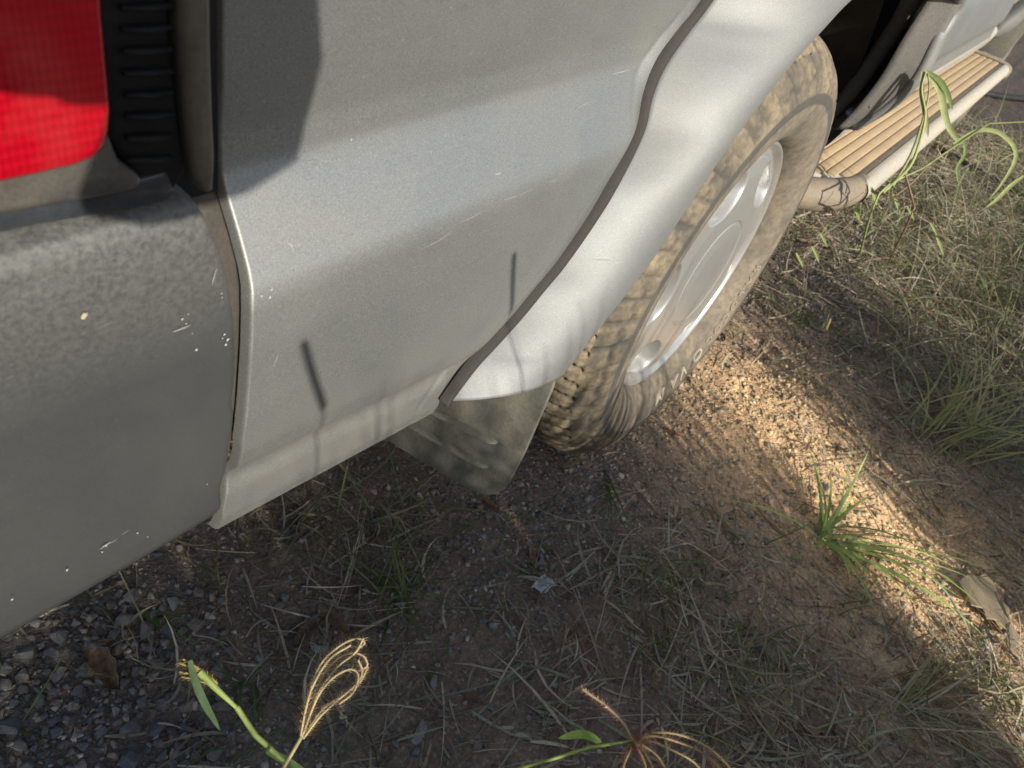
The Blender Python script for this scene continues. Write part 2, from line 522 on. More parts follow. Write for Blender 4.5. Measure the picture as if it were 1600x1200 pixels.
F_STRIP = [PY(1545, 0, .036), PY(1500, 62, .025), PY(1462, 122, .018), PY(1415, 165, .02), PY(1348, 208, .03)]
for e, s in zip(F_EDGE, F_STRIP):
    L_W.append(e)
    S_W.append(np.array([e[0] + .07, float(yb(max(.5, e[2]))) , e[2] - .0]))
NT = 150
Sp = crv(S_W, 600); Lp = crv(L_W, 600)
def resample_pairs(A, n):
    """resample control list so that control i keeps the same parameter in both lists"""
    A = np.asarray(A); m = len(A); q = np.vstack([2 * A[0] - A[1], A, 2 * A[-1] - A[-2]])
    out = []
    for u in np.linspace(0, m - 1, n):
        i = min(int(u), m - 2); t = u - i
        a, b, c, d = q[i], q[i + 1], q[i + 2], q[i + 3]
        out.append(.5 * ((2 * b) + (-a + c) * t + (2 * a - 5 * b + 4 * c - d) * t * t + (-a + 3 * b - 3 * c + d) * t ** 3))
    return np.array(out)
SA = resample_pairs(S_W, NT); LA = resample_pairs(L_W, NT)

# ---- quarter panel
SEAM_PIX = [(345, -60), (345, 0), (345, 140), (345, 270), (356, 318), (372, 372), (386, 425), (391, 480), (389, 560), (383, 640), (377, 690), (366, 730), (352, 765), (346, 800)]
seam = np.array([SURF(*p) for p in SEAM_PIX])[::-1]
sz, sx_ = seam[:, 2], seam[:, 0]
stripz = SA[:int(NT * 17 / 22), :]
o_ = np.argsort(stripz[:, 2])
def xl(z): return np.interp(z, sz, sx_)
def xr(z): return np.interp(z, stripz[o_, 2], stripz[o_, 0])
ZT = .93
rows = np.concatenate([np.linspace(.478, .58, 40), np.linspace(.58, .66, 14)[1:], np.linspace(.66, .78, 40)[1:], np.linspace(.78, ZT, 14)[1:]])
NCOL = 90
V = []
for z in rows:
    a, b_ = float(xl(z)), float(xr(z))
    for _ in range(6):
        b_ = float(xr(z - .028 * min(1.1, max(0, (b_ + .884) / .217)) * (1 - float(sstep(z, .56, .68)))))
    b_ += .003
    u = np.linspace(0, 1, NCOL)
    u = np.where(u < .12, u * .2 * (u / .12), np.where(u < .6, .024 + (u - .12) * (.776 / .48), .8 + (u - .6) * .5))
    x = a + (b_ - a) * u
    dl = x - a; dr = b_ - x
    tilt = -.028 * np.clip((x + .884) / .217, 0, 1.1) * (1 - sstep(z, .56, .68))
    y = np.full_like(x, float(yb(z)))
    y = y + .008 * np.clip(1 - dl / .0018, 0, 1) ** 2.2
    off = .030 + .012 * np.exp(-((z - .60) / .05) ** 2)
    wS = (1 - sstep(dr, .002, off + .006)) * float(sstep(z, .515, .56))
    y = y * (1 - wS) + (float(yS(z)) - .001) * wS + .0007 * np.exp(-((dr - off) / .005) ** 2)
    for k in range(NCOL):
        V.append((x[k], y[k], z + tilt[k]))
quarter = mesh_obj('quarter_panel', V, grid_faces(len(rows), NCOL), M_SILVER, car, True)
quarter['label'] = 'silver rear quarter panel with scratches and fine speckle'
# side above the arch and the rear door in front of it, all at the same section
V = []
rr = np.linspace(ZT, 1.25, 14)
cc = np.linspace(-.884, 2.3, 60)
for z in rr:
    for x in cc: V.append((x, float(yb(z)), z))
mesh_obj('upper_side_panel', V, grid_faces(len(rr), len(cc)), M_SILVER, car, True)
V = []
rr = np.linspace(.50, ZT - .003, 40)
for z in rr:
    x0 = float(np.interp(z, [p[2] for p in F_EDGE][::-1] + [.93], [p[0] + .07 for p in F_EDGE][::-1] + [.42]))
    for u in np.linspace(0, 1, 30): V.append((x0 + (2.05 - x0) * u, float(yb(z)) + .004, z))
mesh_obj('rear_door', V, grid_faces(len(rr), 30), M_SILVER, car, True)

# ---- rubber strip
tanS = np.gradient(SA, axis=0); tanS /= np.linalg.norm(tanS, axis=1)[:, None]
side = np.cross(tanS, np.array([0, 1.0, 0])); side /= np.linalg.norm(side, axis=1)[:, None]
prof = [(-.0062, .004), (-.0058, -.0035), (-.0038, -.0052), (0, -.0056), (.0038, -.0052), (.0058, -.0035), (.0062, .004)]
V = []
wob = 1 - .55 * np.exp(-np.linspace(0, 40, NT))
for i in range(NT):
    for a, b_ in prof:
        V.append(SA[i] + side[i] * (-a) * wob[i] + np.array([0, b_ - .003, 0]))
mesh_obj('rubber_strip', V, grid_faces(NT, len(prof)), M_RUBBER, car, True)

# ---- wheel-arch flare
NVF = 34
V = []
for i in range(NT):
    S, L = SA[i] + (LA[i] - SA[i]) * .02 , LA[i]
    for j in range(NVF + 7):
        if j < NVF:
            v = j / (NVF - 1)
            p = S * (1 - v) + L * v
            p[1] = S[1] - .002 + (L[1] - S[1]) * (1 - (1 - v) ** 3.2) - .0022 * math.sin(math.pi * v)
            if i < 10: p[2] += .012 * math.sin(math.pi * v) ** .8 * (1 - i / 10)
        else:                                  # lip rolls under and returns inboard
            k = (j - NVF + 1) / 7
            c = LA[i].copy()
            inn = np.array([0 - c[0], 0, ZC - c[2]]); inn /= np.linalg.norm(inn)
            th = math.pi * min(1, k * 1.6)
            p = c + inn * (.006 * math.sin(th) + .004 * k) + np.array([0, .006 * (1 - math.cos(th)) + .016 * max(0, k - .5), 0])
        V.append(p)
flare = mesh_obj('wheel_arch_flare', V, grid_faces(NT, NVF + 7), M_FLARE, car, True)
sm_ = flare.modifiers.new('thick', 'SOLIDIFY'); sm_.thickness = .003; sm_.offset = -1

# ---- inner flange of the arch in front of the wheel, with screws
FL_IN = [PX(1448, 0, .450), PX(1410, 60, .460), PX(1375, 120, .472), PX(1340, 165, .482), PX(1306, 201, .495)]
e_ = crv([PX(1545, -70, .46)] + F_EDGE, 30); n_ = crv([PX(1492, -70, .43)] + FL_IN, 30)
V = []
for a, b_ in zip(e_, n_):
    for k in range(6):
        u = k / 5; V.append(a * (1 - u) + b_ * u + np.array([.002 * math.sin(math.pi * u), 0, 0]))
fl = mesh_obj('arch_flange', V, grid_faces(30, 6), M_FLANGE, car, True)
m_ = fl.modifiers.new('thick', 'SOLIDIFY'); m_.thickness = .003
fl['label'] = 'dusty grey screwed-on flange at the front of the wheel arch'
for px, py in ((1413, 74), (1334, 178), (1360, 166)):
    p = PX(px, py, .474 if py < 100 else .492)
    small = px == 1360
    r = .0022 if small else .0055
    b_ = MB().tube([p + np.array([.004, 0, 0]), p + np.array([-.003, 0, 0])], [r, r], sides=12)
    b_.tube([p + np.array([-.0028, 0, 0]), p + np.array([-.0045, 0, 0])], [r * .6, r * .45], sides=12)
    b_.obj('screw', M_SCREW, fl)
# pressed lip of the inner fender, left of the black gap
A = crv([PX(1478, -60, .50), PX(1436, 10, .515), PX(1395, 70, .53), PX(1345, 140, .545), PX(1300, 190, .55), PX(1272, 232, .56)], 26)
B = crv([PX(1432, -60, .50), PX(1405, 10, .515), PX(1368, 70, .53), PX(1318, 140, .545), PX(1284, 188, .55), PX(1262, 226, .56)], 26)
V = []
for a, b_ in zip(A, B):
    for k in range(4):
        u = k / 3; V.append(a * (1 - u) + b_ * u + np.array([-.006 * math.sin(math.pi * u), 0, 0]))
il = mesh_obj('inner_fender_lip', V, grid_faces(26, 4), M_FLANGE, car, True)
m_ = il.modifiers.new('thick', 'SOLIDIFY'); m_.thickness = .004

# ---- arch liner: dark tunnel over the wheel
V = []
nA = 40
for i in range(nA):
    t = math.radians(174 - 184 * i / (nA - 1))
    r = .482 + .09 * max(0, math.cos(t))
    for y in (.05, .12, .24, .36, .42):
        V.append((r * math.cos(t), y, ZC + .03 + r * math.sin(t)))
mesh_obj('arch_liner', V, grid_faces(nA, 5), M_LINER, car, True)
V = [(0, .42, ZC)] + [((.53 + .05 * max(0, math.cos(t))) * math.cos(t), .42, ZC + .03 + (.53 + .05 * max(0, math.cos(t))) * math.sin(t)) for t in np.linspace(-.3, math.pi + .3, 40)]
mesh_obj('arch_inner_wall', V, [(0, i, i + 1) for i in range(1, 40)], M_LINER, car)

# ---- body shell behind the panels, with arch cut-outs
out = [(-1.22, .56), (-1.27, 1.0), (-1.14, 1.70), (-.98, 1.83), (1.75, 1.86), (2.35, 1.33), (3.45, 1.12), (3.62, .95), (3.62, .50), (3.30, .46)]
out += [(2.725 + .5 * math.cos(t), ZC + .5 * math.sin(t)) for t in np.linspace(.2, math.pi - .2, 16)]
out += [(2.15, .42), (.68, .42)]
out += [(.02 + .60 * math.cos(t), ZC + .03 + .57 * math.sin(t)) for t in np.linspace(.1, math.pi - .1, 20)]
out += [(-.70, .50)]
prism('body_shell', [(x, .098, z) for x, z in out], (0, 1.5, 0), M_SILVER, car, 0, smooth=False)
for x0, x1, z1 in ((-.80, .30, 1.70), (.42, 1.24, 1.72), (1.36, 2.0, 1.66)):
    prism('side_window', [(x0, .09, 1.27), (x1, .09, 1.27), (min(x1, x1 - .0 if x1 < 1.9 else 1.78), .09, z1), (x0, .09, z1)], (0, .012, 0), M_GLASS, car, .006, 2)
# underside pan
box_obj('floor_pan', (-1.1, .20, .44), (3.3, 1.5, .50), M_LINER, car, 0)
MB().tube([(0, .30, ZC), (0, 1.40, ZC)], [.045, .045], sides=12).obj('rear_axle', M_LINER, car)

# ---- gap plate between bumper and quarter panel
zs = np.linspace(.50, .775, 24)
V = []
for z in zs:
    a = float(xl(z))
    for k, dx in enumerate((.012, -.004, -.02, -.034)):
        V.append((a + dx, float(yb(z)) + (.022, .006, .0055, .012)[k], z))
mesh_obj('gap_plate', V, grid_faces(len(zs), 4), M_GAP, car, True)

# ---- bumper corner: section swept round the rear corner
def bump_edge(z):
    pix = [(306, 303), (322, 330), (343, 385), (359, 440), (367, 500), (369, 560), (364, 640), (361, 690), (349, 745), (346, 800), (345, 812)]
    w = np.array([PY(p[0], p[1], .008) for p in pix])[::-1]
    return float(np.interp(z, w[:, 2], w[:, 0]))
secz = np.array([.508, .511, .520, .535, .56, .60, .65, .70, .728, .742, .7485, .7515, .752])
seco = np.array([.016, .006, .002, .0005, .0, .0, .0003, .0008, .0015, .0028, .0060, .016, .040])
NZ = 60
su = np.linspace(0, 1, len(secz)); zc = np.interp(np.linspace(0, 1, NZ), su, secz); oc = np.interp(np.linspace(0, 1, NZ), su, seco)
plan = []
for t in np.linspace(0, 1, 44): plan.append((t, 0))
V = []
ncolb = 90
for i in range(NZ):
    z = zc[i]; x0 = bump_edge(z) + .0012 * math.sin(z * 160) * (1 if .52 < z < .62 else .2)
    for k in range(ncolb):
        if k < 50:
            u = k / 49; u = u ** 1.35
            x = x0 + (-1.10 - x0) * u; y = .006 + .010 * u * u; nx, ny = -.1 * u, 1.0
            if k < 3: y += (.006, .0015, .0)[k]
        elif k < 72:
            t = (k - 49) / 22 * math.pi / 2
            x = -1.10 - .17 * math.sin(t); y = .016 + .17 * (1 - math.cos(t)); nx, ny = math.sin(t), math.cos(t)
        else:
            t = (k - 71) / 18
            x = -1.27 - .04 * math.sin(t * math.pi); y = .186 + 1.25 * t; nx, ny = 1.0, 0.0
        zz = z + .006 * max(0, -(x + .9)) * (1 if z < .6 else 0)
        V.append((x + nx * oc[i] * (1 if nx > 0 else 0), y + ny * oc[i], zz))
bumper = mesh_obj('rear_bumper', V, grid_faces(NZ, ncolb, flip=True), M_BUMPER, car, True)
bumper['label'] = 'dark grey rear bumper corner, dusty along its top'

# ---- tail lamp cluster on the rear corner
yl = .006
lamp = empty('tail_lamp'); lamp.parent = car
def outl(pix, y, n=70):
    w = [PY(a, b_, y) for a, b_ in pix]
    return w
lens_pix = [(-420, -420), (158, -420), (160, -200), (162, -60), (165, 20), (173, 110), (178, 170), (176, 208), (168, 233), (152, 250), (122, 263), (60, 278), (0, 291), (-200, 338), (-420, 392)]
prism('lens', outl(lens_pix, yl - .006), (0, .03, 0), M_LENS, lamp, .004, 3)
bez_pix = [(-420, -420), (150, -420), (150, -60), (152, 20), (160, 110), (170, 200), (190, 252), (232, 284), (214, 300), (150, 314), (60, 330), (0, 340), (-420, 425)]
prism('bezel', outl(bez_pix, yl + .001), (0, .03, 0), M_BEZEL, lamp, .004, 3)
low_pix = [(-420, 350), (0, 318), (200, 285), (262, 268), (276, 300), (262, 316), (200, 330), (60, 353), (0, 366), (-420, 460)]
prism('lower_bezel', outl(low_pix, yl + .009), (0, .03, 0), M_STRIP, lamp, .002, 2)
lv_pix = [(150, -420), (296, -420), (296, 0), (300, 120), (303, 235), (296, 272), (276, 300), (246, 306), (222, 292), (200, 262), (172, 215), (152, 20)]
prism('louvre_panel', outl(lv_pix, yl + .010), (0, .03, 0), M_BLACK, lamp, .005, 3)
for k in range(11):
    py = 250 - 34 * k
    a = PY(200 - max(0, (250 - py)) * .05 * (k > 0), py, yl + .004); b_ = PY(268, py - 4, yl + .004)
    MB().tube([a, (a + b_) / 2 + np.array([0, -.0015, 0]), b_], [.0018, .0022, .0018], sides=8, flat=.6).obj('louvre', M_BLACK, lamp)
# pillar trim: rounded vertical moulding beside the lamp
zt = np.linspace(.0, 1, 24)
tl = crv([PY(281, -420, yl), PY(283, 0, yl), PY(293, 160, yl), PY(304, 262, yl), PY(312, 300, yl)], 24)
tr = crv([PY(331, -420, yl), PY(332, 0, yl), PY(334, 160, yl), PY(336, 240, yl), PY(330, 282, yl)], 24)
V = []
for a, b_ in zip(tl, tr):
    for k in range(9):
        u = k / 8; p = a * (1 - u) + b_ * u; p = p + np.array([0, .012 * abs(2 * u - 1) ** 3 - .004, 0]); V.append(p)
pt = mesh_obj('pillar_trim', V, grid_faces(24, 9), M_TRIM, car, True)
m_ = pt.modifiers.new('thick', 'SOLIDIFY'); m_.thickness = .004
box_obj('pillar_gap', (-.93, .028, .74), (-.872, .05, 1.2), M_BLACK, car, 0)

# ---- mud flap behind the wheel
FX = -.50
def FP(px, py, dx=0.0): return PX(px, py, FX + dx)
bot = [FP(*p) for p in [(868, 585), (862, 608), (846, 645), (820, 705), (798, 748), (788, 764), (774, 773), (756, 774), (738, 768), (700, 746), (640, 711), (594, 682), (540, 650)]]
topo = [np.array([FX, bot[-1][1], .56]), np.array([FX, bot[0][1], .56])]
flap = prism('mud_flap', bot + topo, (.007, 0, 0), M_FLAP, car, .002, 2)
flap['label'] = 'dusty grey rubber mud flap with raised ribs'
for (ax, ay), (bx, by) in (((664, 634), (772, 690)), ((622, 650), (758, 728)), ((600, 668), (655, 700))):
    a, b_ = FP(ax, ay, -.002), FP(bx, by, -.002)
    if ax == 600: continue
    MB().tube(crv([a, a * .5 + b_ * .5, b_, b_ + (b_ - a) / np.linalg.norm(b_ - a) * .004], 14), np.concatenate([np.full(12, .0085), [.007, .003]]), sides=10, flat=.38, upv=(0, 0, 1)).obj('rib', M_FLAP, flap)
    c = np.array([0, 0, .0])

# ---- wheel
wheel = empty('wheel', (0, 0, ZC)); wheel.parent = car
prof = [(.205, .030), (.214, .022), (.217, .0135), (.223, .004), (.233, -.005), (.250, -.0125), (.270, -.0165), (.290, -.0170), (.306, -.0140), (.320, -.008), (.332, .0), (.3415, .010)]
ncr = 60
tyr = []
pr = crv(prof, 56)
for r, y in pr: tyr.append((r, y, 0))
shoulder = crv([(.3415, .010), (.3505, .021), (.358, .036), (.3625, .056), (.365, .09), (.3655, .1325)], 46)[1:]
for r, y in shoulder: tyr.append((r, y, 1))
tyr += [(r, .265 - y, k) for r, y, k in tyr[-2::-1]]
NAV = 640
V = []; Cc = []
th = np.linspace(0, 2 * math.pi, NAV, endpoint=False)
tv = np.zeros((NAV, len(tyr), 3)); tcx = np.zeros((NAV, len(tyr), 3))
for j, (r, y, k) in enumerate(tyr):
    d = np.zeros(NAV); yoff = 0
    yy = y - .1325
    if k:
        ph = th * 38 / 1.0
        zig = .006 * (2 * np.abs(((th * 38 / (2 * math.pi)) % 1) - .5) - .5) * 2
        for yc, w in ((-.072, .0042), (-.026, .0042), (.026, .0042), (.072, .0042)):
            d = np.maximum(d, sstep(w - np.abs(yy - yc - zig), -.0012, .0012))
        # lateral cuts, slanted, finer on the shoulders
        rowsft = 0 if abs(yy) < .026 else (.35 if yy < 0 else .7)
        ncut = 76 if abs(yy) > .072 else 57
        u = (th * ncut / (2 * math.pi) + yy * 14 + rowsft) % 1
        d = np.maximum(d, sstep(.105 - np.abs(u - .5), -.04, .04))
        sip = (th * ncut * 3 / (2 * math.pi) + yy * 30 + rowsft) % 1
        d = np.maximum(d, .25 * sstep(.12 - np.abs(sip - .5), -.04, .04))
        depth = .0062 * min(1, (abs(.1325 - abs(yy)) / .02 + .35)) if abs(yy) > .09 else .0062
        rr_ = r - d * depth
        dust = 1 - .25 * d
    else:
        rr_ = r + 0 * d
        dust = np.full(NAV, .92 if r < .300 else .60)
        if r > .296:
            u = (th * 57 / (2 * math.pi) + .35 - r * 9 + .10 * np.sin(th * 9)) % 1
            cut = sstep(.095 + .04 * np.sin(th * 13) - np.abs(u - .5), -.05, .05)
            ringg = np.exp(-((r - .317 - .003 * np.sign(np.sin(th * 57))) / .0022) ** 2)
            gr = np.maximum(cut * (1 if r > .303 else .5), ringg)
            rr_ = rr_ - .0026 * gr * sstep(r, .296, .306)
            yoff = .0035 * gr * float(sstep(r, .296, .306))
            dust = .62 - .34 * gr + .25 * np.sin(th * 7 + 1.3) * np.sin(th * 17)
        if .283 < r < .297: dust = np.full(NAV, .25)
    tv[:, j, 0] = rr_ * np.cos(th); tv[:, j, 2] = rr_ * np.sin(th); tv[:, j, 1] = y + (yoff if y < .1325 else -yoff)
    tcx[:, j, 0] = dust; tcx[:, j, 1] = 0 if (k or r > .297) else 1
tv[:, :, 2] = np.maximum(tv[:, :, 2], -ZC + .004)
i_, j_ = np.meshgrid(np.arange(NAV), np.arange(len(tyr) - 1), indexing='ij')
nvp = len(tyr)
q0 = (i_ * nvp + j_).ravel(); q1 = (((i_ + 1) % NAV) * nvp + j_).ravel()
tq = np.stack([q0, q0 + 1, q1 + 1, q1], 1)
tyre = fast_mesh('tyre', tv.reshape(-1, 3), tq, M_TYRE, wheel, colors=tcx.reshape(-1, 3), smooth=True)
tyre['label'] = 'dust-covered all-terrain tyre with raised lettering'
# rim: polar height field facing outboard
NR, NA2 = 150, 540
rs = np.linspace(0, .2165, NR)
aa = np.linspace(0, 2 * math.pi, NA2, endpoint=False)
base = np.interp(rs, [0, .06, .084, .0862, .0885, .0905, .093, .13, .165, .190, .1975, .2035, .2065, .2105, .2145, .2165],
                 [.002, .003, .0048, .0050, .0068, .0068, .0050, .0065, .0100, .0155, .0240, .0245, .0175, .0130, .0135, .020])
hol = np.zeros((NR, NA2)); deep = np.zeros((NR, NA2))
for k in range(6):
    a0 = math.radians(52 + 60 * k)
    da = (aa - a0 + math.pi) % (2 * math.pi) - math.pi
    rr2 = ((rs[:, None] - .162) / .034) ** 2 + (da[None] * .160 / .050) ** 2
    hol = np.maximum(hol, 1 - sstep(rr2, .62, 1.08))
    rr3 = ((rs[:, None] - .150) / .016) ** 2 + (da[None] * .155 / .030) ** 2
    deep = np.maximum(deep, 1 - sstep(rr3, .55, .8))
Y = base[:, None] + .030 * hol + .060 * deep
V = np.stack([rs[:, None] * np.cos(aa)[None], Y, rs[:, None] * np.sin(aa)[None]], 2).reshape(-1, 3)
ir, ia = np.meshgrid(np.arange(NR - 1), np.arange(NA2), indexing='ij')
a0 = (ir * NA2 + ia).ravel(); a1 = (ir * NA2 + (ia + 1) % NA2).ravel()
rim = fast_mesh('rim', V, np.stack([a0, a0 + NA2, a1 + NA2, a1], 1), M_RIM, wheel, smooth=True)
rim['label'] = 'silver alloy rim with oval recesses and round centre cap'
hub_back = MB().tube([(0, .075, 0), (0, .08, 0)], [.205, .205], sides=40).obj('brake_drum', M_LINER, wheel, False)
def glyph(ch, size, ang, rad, y, mat, parent, up_out=True, ext=.0014):
    cu = bpy.data.curves.new('letter', 'FONT'); cu.body = ch; cu.size = size; cu.extrude = ext; cu.align_x = 'CENTER'; cu.align_y = 'CENTER'; cu.bevel_depth = .0004
    tmp = bpy.data.objects.new('letter_tmp', cu); COL.objects.link(tmp)
    dg = bpy.context.evaluated_depsgraph_get()
    me = bpy.data.meshes.new_from_object(tmp.evaluated_get(dg))
    bpy.data.objects.remove(tmp)
    me.materials.clear(); me.materials.append(mat)
    o = bpy.data.objects.new('raised_letter', me); COL.objects.link(o); o.parent = parent
    t = math.radians(ang)
    outv = Vector((math.cos(t), 0, math.sin(t)))
    # sidewall slopes inboard towards the shoulder
    tilt = -.20
    upv = (outv + Vector((0, tilt, 0))).normalized()
    right = Vector((math.sin(t), 0, -math.cos(t)))
    nrm = right.cross(upv)
    o.matrix_local = Matrix((( right.x, upv.x, nrm.x, outv.x * rad), (right.y, upv.y, nrm.y, y), (right.z, upv.z, nrm.z, outv.z * rad), (0, 0, 0, 1)))
    return o
for ch, a, sz_ in (('M', -90, .046), ('A', -78.5, .046), ('V', -71, .046), ('O', -60.5, .044), ('C', -52, .030), ('O', -46, .030), ('C', -40, .030), ('O', -34, .030), ('L', -28, .028), ('A', -22, .028), ('R', -16, .028)):
    glyph(ch, sz_ * .85, a, .250, -.0130, M_LETTER if sz_ > .035 else M_LETTER2, wheel)
for wx_ in (2.725,):
    w2 = wheel.copy(); COL.objects.link(w2); w2.parent = car; w2.location = (wx_, 0.02, ZC)
    for ch in list(wheel.children):
        if ch.name.startswith('raised'): continue
        c = ch.copy(); COL.objects.link(c); c.parent = w2
for wx_ in (0, 2.725):
    w2 = wheel.copy(); COL.objects.link(w2); w2.parent = car; w2.location = (wx_, 1.70, ZC); w2.rotation_euler = (0, 0, math.pi)
    for ch in list(wheel.children):
        if ch.name.startswith('raised'): continue
        c = ch.copy(); COL.objects.link(c); c.parent = w2

# ---- side step
step = empty('side_step', (0, 0, 0)); step.parent = car
ZS = .415
yo = np.mean([PZ(1348, 280, ZS)[1], PZ(1560, 112, ZS)[1]])        # outer top edge of the tread
X0, X1 = .555, 2.26
yi = yo + .132
prism('step_base', [(X0 - .02, yo + .002, ZS - .03), (X1, yo + .002, ZS - .03), (X1, yi + .03, ZS - .03), (X0 - .125, yi + .03, ZS - .03), (X0 - .10, yi - .03, ZS - .03)], (0, 0, .026), M_ALU, step, .003, 2)
wstrip = .0205
y_ = yo + .022
box_obj('grip_strip', (X0, yo + .004, ZS - .006), (X1, y_ - .003, ZS - .0015), M_GROOVE, step, .001)
for k in range(5):
    box_obj('tread_slat', (X0 - .025 - .020 * k, y_ + k * (wstrip + .0016), ZS - .006), (X1, y_ + k * (wstrip + .0016) + wstrip - .002, ZS), M_STEP, step, .0015)
V = []
lip = [(yo + .005, ZS), (yo - .004, ZS + .0015), (yo - .014, ZS - .003), (yo - .021, ZS - .012), (yo - .023, ZS - .024), (yo - .019, ZS - .036), (yo - .008, ZS - .043), (yo + .01, ZS - .044)]
lip = crv([(0, a, b_) for a, b_ in lip], 18)
xs = np.linspace(X0 - .01, X1 + .02, 30)
for x in xs:
    for p in lip: V.append((x, p[1], p[2]))
mesh_obj('outer_rail', V, grid_faces(len(xs), len(lip), flip=True), M_ALU, step, True)
MB().tube(crv([(X0 + .03, yo + .005, ZS - .021), (X0 - .03, yo + .010, ZS - .022), (X0 - .085, yo + .030, ZS - .024), (X0 - .125, yo + .062, ZS - .027), (X0 - .150, yo + .10, ZS - .03), (X0 - .165, yo + .15, ZS - .035)], 30), np.concatenate([np.linspace(.024, .032, 14), np.full(16, .032)]), sides=20).obj('rear_end_cap', M_CAP, step)
MB().tube(crv([(X1 + .01, yi, ZS + .002), (X1 + .016, yo + .03, ZS + .002), (X1 + .016, yo - .012, ZS - .002), (X1 + .014, yo - .022, ZS - .016), (X1 + .012, yo - .018, ZS - .04)], 22), .007, sides=8).obj('front_end_cap', M_CAP, step)
# sill between step and doors
V = []
sil = crv([(0, .034, .525), (0, .020, .512), (0, .018, .495), (0, .026, .47), (0, .038, .445), (0, .055, .425), (0, .085, .412)], 16)
for x in np.linspace(.52, 2.18, 40):
    for p in sil: V.append((x, p[1], p[2]))
M_SILL = paint('sill_paint', (.42, .42, .40), metallic=.2, dust=.9, dustcol=(.42, .35, .25))
mesh_obj('sill', V, grid_faces(40, len(sil), flip=True), M_SILL, car, True)
# front arch: flare end and mud flap
V = []
A = crv([PX(1549, 57, 2.27), PX(1556, 38, 2.27), PX(1577, 18, 2.29), PX(1606, -4, 2.31), PX(1660, -40, 2.33)], 18)
B = crv([PX(1549, 57, 2.27) + [.0, .0, 0], PX(1575, 46, 2.27), PX(1604, 22, 2.27), PX(1640, -5, 2.27), PX(1700, -60, 2.27)], 18)
for a, b_ in zip(A, B):
    for k in range(10):
        u = k / 9; p = a * (1 - u) + b_ * u; p = p + np.array([-.03 * math.sin(math.pi * u), 0, .008 * math.sin(math.pi * u)]); V.append(p)
ff = mesh_obj('front_arch_flare', V, grid_faces(18, 10), M_FLARE, car, True)
m_ = ff.modifiers.new('thick', 'SOLIDIFY'); m_.thickness = .01
prism('front_mud_flap', [PX(1517, 72, 2.31), PX(1545, 52, 2.31), PX(1612, -5, 2.31), PX(1640, 0, 2.31), PX(1574, 84, 2.31), PX(1566, 92, 2.31)], (.008, 0, 0), M_FLAP, car, .002, 2)
# ================================================================== STONES
def stone_mesh(seed, mat, n=16, flat=.62):
    rg = np.random.default_rng(seed)
    p = rg.normal(size=(n, 3)); p /= np.linalg.norm(p, axis=1)[:, None]
    p *= rg.uniform(.82, 1.05, (n, 1)); p *= np.array([1.0, rg.uniform(.62, .95), flat * rg.uniform(.8, 1.2)])
    bm = bmesh.new()
    for q in p: bm.verts.new(Vector(q))
    r = bmesh.ops.convex_hull(bm, input=bm.verts)
    for g in r['geom_interior']:
        if isinstance(g, bmesh.types.BMVert) and g.is_valid: bm.verts.remove(g)
    bmesh.ops.bevel(bm, geom=list(bm.edges), offset=.07, segments=1, affect='EDGES', clamp_overlap=True) if mat else None
    bmesh.ops.triangulate(bm, faces=bm.faces)
    me = bpy.data.meshes.new('stone')
    bm.to_mesh(me); bm.free()
    if mat: me.materials.append(mat)
    return me
def gpix(px, py): p = PZ(px, py); return p[0], p[1]
STONE_ME = [stone_mesh(100 + k, M_STONES[k % 4] if k % 4 < 3 or k == 3 else M_STONES[0], 14) for k in range(16)]
def SCOL(k): return 'pale' if k == 3 else ('grey', 'dark grey', 'brown', 'grey')[k % 4]
PALE = stone_mesh(333, M_STONES[3], 14)
placed = []
def put_stone(px, py, size, me, label, group):
    x, y = gpix(px, py)
    for qx, qy, qs in placed:
        if math.hypot(qx - x, qy - y) < .74 * (qs + size): return None
    placed.append((x, y, size))
    o = bpy.data.objects.new('stone', me); COL.objects.link(o)
    o.location = (x, y, float(gh(x, y)) + size * .22)
    o.rotation_euler = (random.uniform(-.35, .35), random.uniform(-.35, .35), random.uniform(0, 6.28))
    o.scale = (size,) * 3
    tag(o, label, 'stone', group)
    return o
cnt = 0
rg = random.Random(5)
